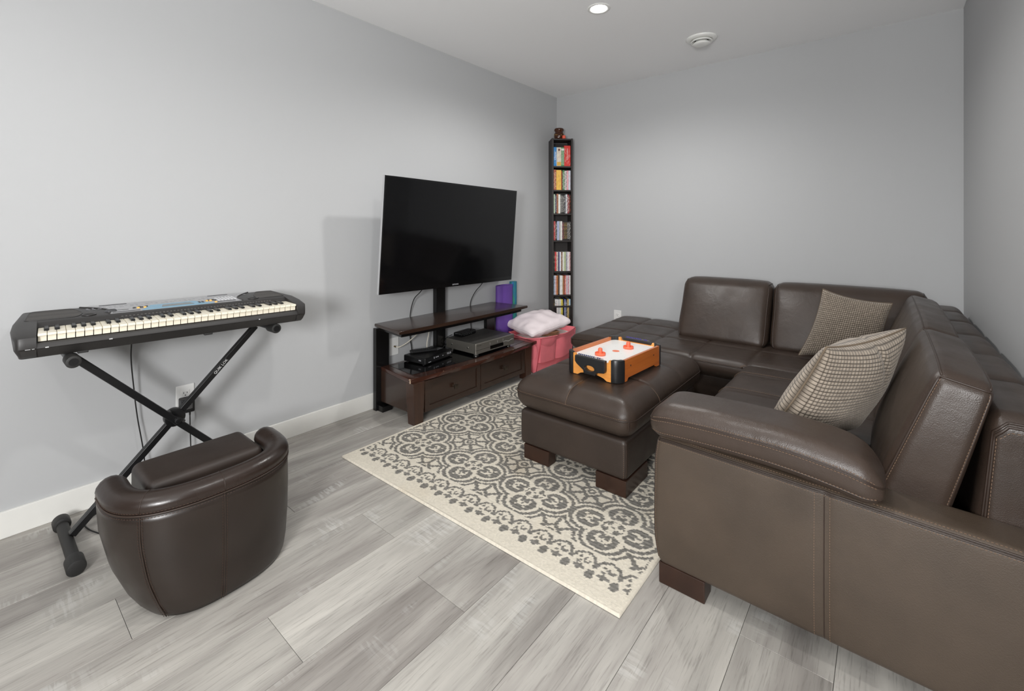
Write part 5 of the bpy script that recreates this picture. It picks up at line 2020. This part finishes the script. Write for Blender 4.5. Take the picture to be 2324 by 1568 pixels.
for si, row_ in enumerate(shelves):
    zb = tops[si + 1]
    span = 2 * xi - 0.004
    tot = sum(r_[4] for r_ in row_)
    x = -xi + 0.001
    cnt = 0
    for ci, (word, rgb, ink, style, wgt, hgt) in enumerate(row_):
        w_ = span * wgt / tot
        if rgb is None:
            x += w_
            continue
        room_ = tops[si] - 0.0145 - zb
        hgt = min(hgt, room_ - 0.004)
        dep = 0.135 if hgt < 0.185 else 0.14
        front = 0.010 + (random.random() * 0.006)
        mb = MB().box(-w_ / 2 + 0.0004, w_ / 2 - 0.0004, 0, dep, 0, hgt, bev=0.0006, seg=1)
        kind = 'disc_case' if si > 0 else 'boxed_set'
        o = mb.build(kind, case_mat(rgb, ink, style))
        loc = TM @ Vector((x + w_ / 2, front, zb + 0.0003))
        o.location = loc
        o.rotation_euler = (0, 0, TROT)
        lab = '%s %s, %s from left on the %s tower shelf' % (word, 'boxed set' if si == 0 else 'disc case', ordinal[cnt], shelf_word[si])
        tag(o, lab, 'boxed set' if si == 0 else 'disc case', 'boxed sets on the top shelf' if si == 0 else 'disc cases on the tower shelves')
        ROOT_LOC[o.name] = Vector(loc)
        ztxt = hgt * 0.52
        if si == 0 and word == 'blue':
            V, F = text_mesh('FRIENDS', 0.020, (0.001, -0.0004, ztxt), (0, 0, -1), (1, 0, 0), 0.0001)
            mesh_obj('title', V, F, plain('white title', (236, 238, 240), 0.5), o)
        elif si == 0 and word == 'thick red':
            V, F = text_mesh('HIGH SCHOOL', 0.0165, (0.0, -0.0004, ztxt + 0.01), (0, 0, -1), (1, 0, 0), 0.0001)
            mesh_obj('title', V, F, plain('cream title', (240, 220, 208), 0.5), o)
        elif si == 0 and word == 'cream':
            MB().box(-0.006, 0.010, -0.0006, 0.001, hgt - 0.033, hgt - 0.012).build('cover_patch', plain('maroon patch', (110, 54, 44), 0.5), o)
            MB().box(-w_ / 2 + 0.004, w_ / 2 - 0.002, -0.0006, 0.001, 0.004, 0.038).build('cover_patch', plain('gold patch', (216, 168, 66), 0.5), o)
        elif si == 0 and word == 'green':
            MB().box(-w_ / 2 + 0.001, w_ / 2 - 0.001, -0.0006, 0.001, hgt - 0.030, hgt - 0.012).build('cover_patch', plain('white patch', (220, 224, 220), 0.5), o)
        x += w_
        cnt += 1

# amber glass jar with a candle on top of the tower
jr = thing('amber_jar', 'amber brown patterned glass jar on top of the tall media tower', 'jar', tuple(TM @ Vector((-0.017, 0.075, TZ + 0.0005))))
m = N('amber glass')
m.color(srgb(96, 50, 22))
m.set(Roughness=0.12)
m.b.inputs['Transmission Weight'].default_value = 0.55
f = m.noise(m.coords(), 55, 2)
m.bump(f, 0.6, 0.006)
MB().lathe([(0, 0.0), (0.040, 0.0), (0.045, 0.006), (0.047, 0.03), (0.045, 0.055), (0.038, 0.068), (0.037, 0.074), (0.044, 0.080), (0.046, 0.090), (0.045, 0.098), (0.040, 0.104), (0.035, 0.104), (0.034, 0.08), (0.040, 0.05), (0.041, 0.01), (0, 0.006)], 32).build('glass_body', m.m, jr, smooth=True)
mb = MB()
for i in range(16):
    a = random.random() * 2 * PI
    z = 0.014 + random.random() * 0.05
    rr_ = 0.0468
    mb.lathe([(0.004, 0.0), (0.003, 0.002), (0, 0.0025)], 8, Matrix.Translation((rr_ * math.cos(a), rr_ * math.sin(a), z)) @ Matrix.Rotation(a, 4, 'Z') @ Matrix.Rotation(PI / 2, 4, 'Y'))
mb.build('gold_dots', plain('gold enamel', (214, 178, 100), 0.35, 0.4), jr)
cn = thing('red_candle', 'small orange red candle standing in front of the amber jar', 'candle', tuple(TM @ Vector((0.018, 0.022, TZ + 0.0005))))
MB().lathe([(0, 0), (0.0155, 0), (0.0165, 0.004), (0.016, 0.028), (0.014, 0.030), (0, 0.029)], 20).build('wax', plain('orange red wax', (232, 92, 64), 0.45), cn, auto=40)
MB().cyl((0, 0, 0.029), (0, 0, 0.037), 0.001, 6).build('wick', M_BLACK, cn)

# ------------------------------------------------------------------ table-top air hockey game
HZ = 0.4245
game = thing('air_hockey_game', 'small table-top air hockey game with orange wood frame on the ottoman', 'game table', (1.440, -1.600, HZ), math.radians(-3.5))
GW, GL, GH = 0.149, 0.226, 0.101          # half width (x), half length (y), height
M_ORW = wood('orange varnished wood', (186, 96, 40), (206, 116, 52), 0.3, axis=1, coat=0.4)
M_ORW2 = wood('light orange wood', (226, 146, 66), (238, 164, 84), 0.3, axis=0, coat=0.4)
M_GBLK = plain('satin black plastic', (34, 34, 35), 0.3)
rc = 0.042


def side_board(x0, x1, lo=-GL + rc, hi=GL - rc):
    # long side with an arched cut-out at the bottom, drawn in (y,z) and extruded along x
    prof_ = [(lo, 0.0), (lo + 0.03, 0.0)]
    for i in range(6):
        t_ = i / 5
        prof_.append((lo + 0.03 + 0.014 * t_, 0.014 * math.sin(t_ * PI / 2)))
    for i in range(6):
        t_ = 1 - i / 5
        prof_.append((hi - 0.03 - 0.014 * t_, 0.014 * math.sin(t_ * PI / 2)))
    prof_ += [(hi, 0.0), (hi, GH), (lo, GH)]
    Mx_ = Matrix(((0, 0, 1, 0), (1, 0, 0, 0), (0, 1, 0, 0), (0, 0, 0, 1)))
    return MB().prism(prof_, x0, x1, M=Mx_)


for s_ in (-1, 1):
    a, b = sorted((s_ * GW, s_ * (GW - 0.012)))
    o = side_board(a, b).build('side_board', M_ORW, game)
    for y in (-0.12, 0.12):
        MB().cyl((s_ * (GW - 0.001), y, 0.066), (s_ * (GW + 0.0006), y, 0.066), 0.004, 10).build('screw_hole', M_SLOT, o)


def end_board(y0, y1):
    w_ = GW - rc
    prof_ = [(-w_, 0.0), (-w_ + 0.025, 0.0)]
    for i in range(11):
        t_ = i / 10
        prof_.append((-w_ + 0.025 + (2 * w_ - 0.05) * t_, 0.020 * math.sin(PI * t_) ** 0.6))
    # goal notch along the top edge
    prof_ += [(w_ - 0.025, 0.0), (w_, 0.0), (w_, GH), (w_ - 0.012, GH), (w_ - 0.018, GH - 0.016), (-w_ + 0.018, GH - 0.016), (-w_ + 0.012, GH), (-w_, GH)]
    Mx_ = Matrix(((1, 0, 0, 0), (0, 0, -1, 0), (0, 1, 0, 0), (0, 0, 0, 1)))
    return MB().prism(prof_, -y1, -y0, M=Mx_)


end_board(-GL, -GL + 0.012).build('end_board', M_ORW2, game)
end_board(GL - 0.012, GL).build('end_board', M_ORW2, game)
for sx in (-1, 1):
    for sy in (-1, 1):
        prof_ = []
        cx, cy = sx * (GW - rc), sy * (GL - rc)
        outer = [(cx + sx * (rc + 0.004) * math.cos(a), cy + sy * (rc + 0.004) * math.sin(a)) for a in np.linspace(0, PI / 2, 9)]
        inner = [(cx + sx * (rc - 0.012) * math.cos(a), cy + sy * (rc - 0.012) * math.sin(a)) for a in np.linspace(PI / 2, 0, 9)]
        poly = outer + inner
        if sx * sy < 0:
            poly = poly[::-1]
        MB().prism(poly, 0.0, GH + 0.004, bev=0.0025).build('corner_post', M_GBLK, game, auto=40)
ff = rounded_poly([(-GW + 0.011, -GL + 0.011), (GW - 0.011, -GL + 0.011), (GW - 0.011, GL - 0.011), (-GW + 0.011, GL - 0.011)], 0.036, 6)
PZ = GH - 0.018
field_ = MB().prism(ff, PZ - 0.010, PZ).build('playing_field', plain('white playing field', (244, 243, 240), 0.3, var=0.005), game)
MB().lathe([(0.0185, PZ + 0.0004), (0, PZ + 0.0004)], 32).build('centre_spot', plain('orange print', (240, 128, 92), 0.5), field_)
mb = MB()
for ix in range(5):
    for iy in range(8):
        if (ix + iy) % 2 == 0 and (abs(ix - 2) + abs(iy - 3.5)) > 1.0:
            mb.lathe([(0.0016, PZ + 0.0003), (0, PZ + 0.0003)], 6, Matrix.Translation(((ix - 2) * 0.045, (iy - 3.5) * 0.048, 0)))
mb.build('air_holes', plain('hole grey', (170, 170, 170), 0.8), field_)
# black goal box and handle on the near end
gm = MB()
prof_ = [(-0.084, 0.098), (-0.084, 0.070), (-0.074, 0.058), (-0.036, 0.034), (-0.032, 0.018), (0.032, 0.018), (0.036, 0.034), (0.080, 0.040), (0.084, 0.050), (0.084, 0.098)]
hole = [(0.027 * math.cos(a), 0.048 + 0.0135 * math.sin(a)) for a in np.linspace(0, 2 * PI, 17)[:-1]]
Mx_ = Matrix(((1, 0, 0, 0), (0, 0, -1, 0), (0, 1, 0, 0), (0, 0, 0, 1)))


def end_handle(yface, sgn):
    bm = bmesh.new()
    y0, y1 = yface, yface + sgn * 0.022
    def ringv(pts, y):
        return [bm.verts.new((p[0], y, p[1])) for p in pts]
    rings = {}
    for y in (y0, y1):
        eo = ringv(prof_, y)
        ei = ringv(hole, y)
        ed = [bm.edges.new((eo[i], eo[(i + 1) % len(eo)])) for i in range(len(eo))] + [bm.edges.new((ei[i], ei[(i + 1) % len(ei)])) for i in range(len(ei))]
        bmesh.ops.triangle_fill(bm, use_beauty=True, edges=ed)
        rings[y] = (eo, ei)
    for k_ in (0, 1):
        a, b = rings[y0][k_], rings[y1][k_]
        for i in range(len(a)):
            j = (i + 1) % len(a)
            bm.faces.new((a[i], a[j], b[j], b[i]))
    bmesh.ops.recalc_face_normals(bm, faces=bm.faces)
    bm.verts.index_update()
    V = [v.co.copy() for v in bm.verts]
    F = [[v.index for v in f.verts] for f in bm.faces]
    bm.free()
    o = mesh_obj('goal_box', V, F, M_GBLK, game)
    md = o.modifiers.new('edge', 'BEVEL')
    md.width = 0.003
    md.segments = 2
    md.limit_method = 'ANGLE'
    md.angle_limit = math.radians(50)
    return o


end_handle(-GL - 0.0002, -1)
end_handle(GL + 0.0002, 1)
for sgn, beadc in ((-1, (40, 52, 96)), (1, (60, 50, 150))):
    y = sgn * (GL + 0.010)
    mb = MB().cyl((-0.070, y, GH + 0.003), (0.070, y, GH + 0.003), 0.0016, 8)
    mb.build('score_rod', plain('score rod steel', (150, 150, 155), 0.3, 0.8), game)
    mb = MB()
    for i in range(11):
        x = -0.066 + i * 0.0105 + (0.012 if i > 8 else 0)
        mb.lathe([(0, -0.0035), (0.0034, -0.002), (0.0034, 0.002), (0, 0.0035)], 8, Matrix.Translation((x, y, GH + 0.003)) @ Matrix.Rotation(PI / 2, 4, 'Y'))
    mb.build('score_beads', plain('score beads', beadc, 0.3), game)
GM = Matrix.Translation((1.440, -1.600, HZ)) @ Matrix.Rotation(math.radians(-3.5), 4, 'Z')
M_MALLET = plain('orange mallet plastic', (240, 112, 78), 0.35, var=0.02)
mal = None
for i, (x, y) in enumerate(((-0.020, -0.118), (0.022, 0.090))):
    loc = GM @ Vector((x, y, PZ + 0.0006))
    lab = ('orange hockey mallet at the handle end of the game, nearest the camera', 'orange hockey mallet at the far end of the hockey game')[i]
    if mal is None:
        mal = thing('hockey_mallet', lab, 'mallet', tuple(loc), 0, 'orange mallets on the hockey game')
        bs = MB().lathe([(0, 0.0), (0.026, 0.0), (0.027, 0.002), (0.027, 0.011), (0.025, 0.0125), (0.0235, 0.011), (0.022, 0.006), (0.012, 0.006), (0, 0.006)], 32).build('base', M_MALLET, mal, auto=40)
        MB().lathe([(0.0125, 0.005), (0.0115, 0.010), (0.0112, 0.027), (0.0100, 0.032), (0.006, 0.0355), (0, 0.0365)], 24).build('grip', M_MALLET, mal, smooth=True)
    else:
        r2 = mal.copy()
        COL.objects.link(r2)
        r2.location = loc
        r2['label'] = lab
        for ch in list(mal.children):
            c2 = ch.copy()
            COL.objects.link(c2)
            c2.parent = r2
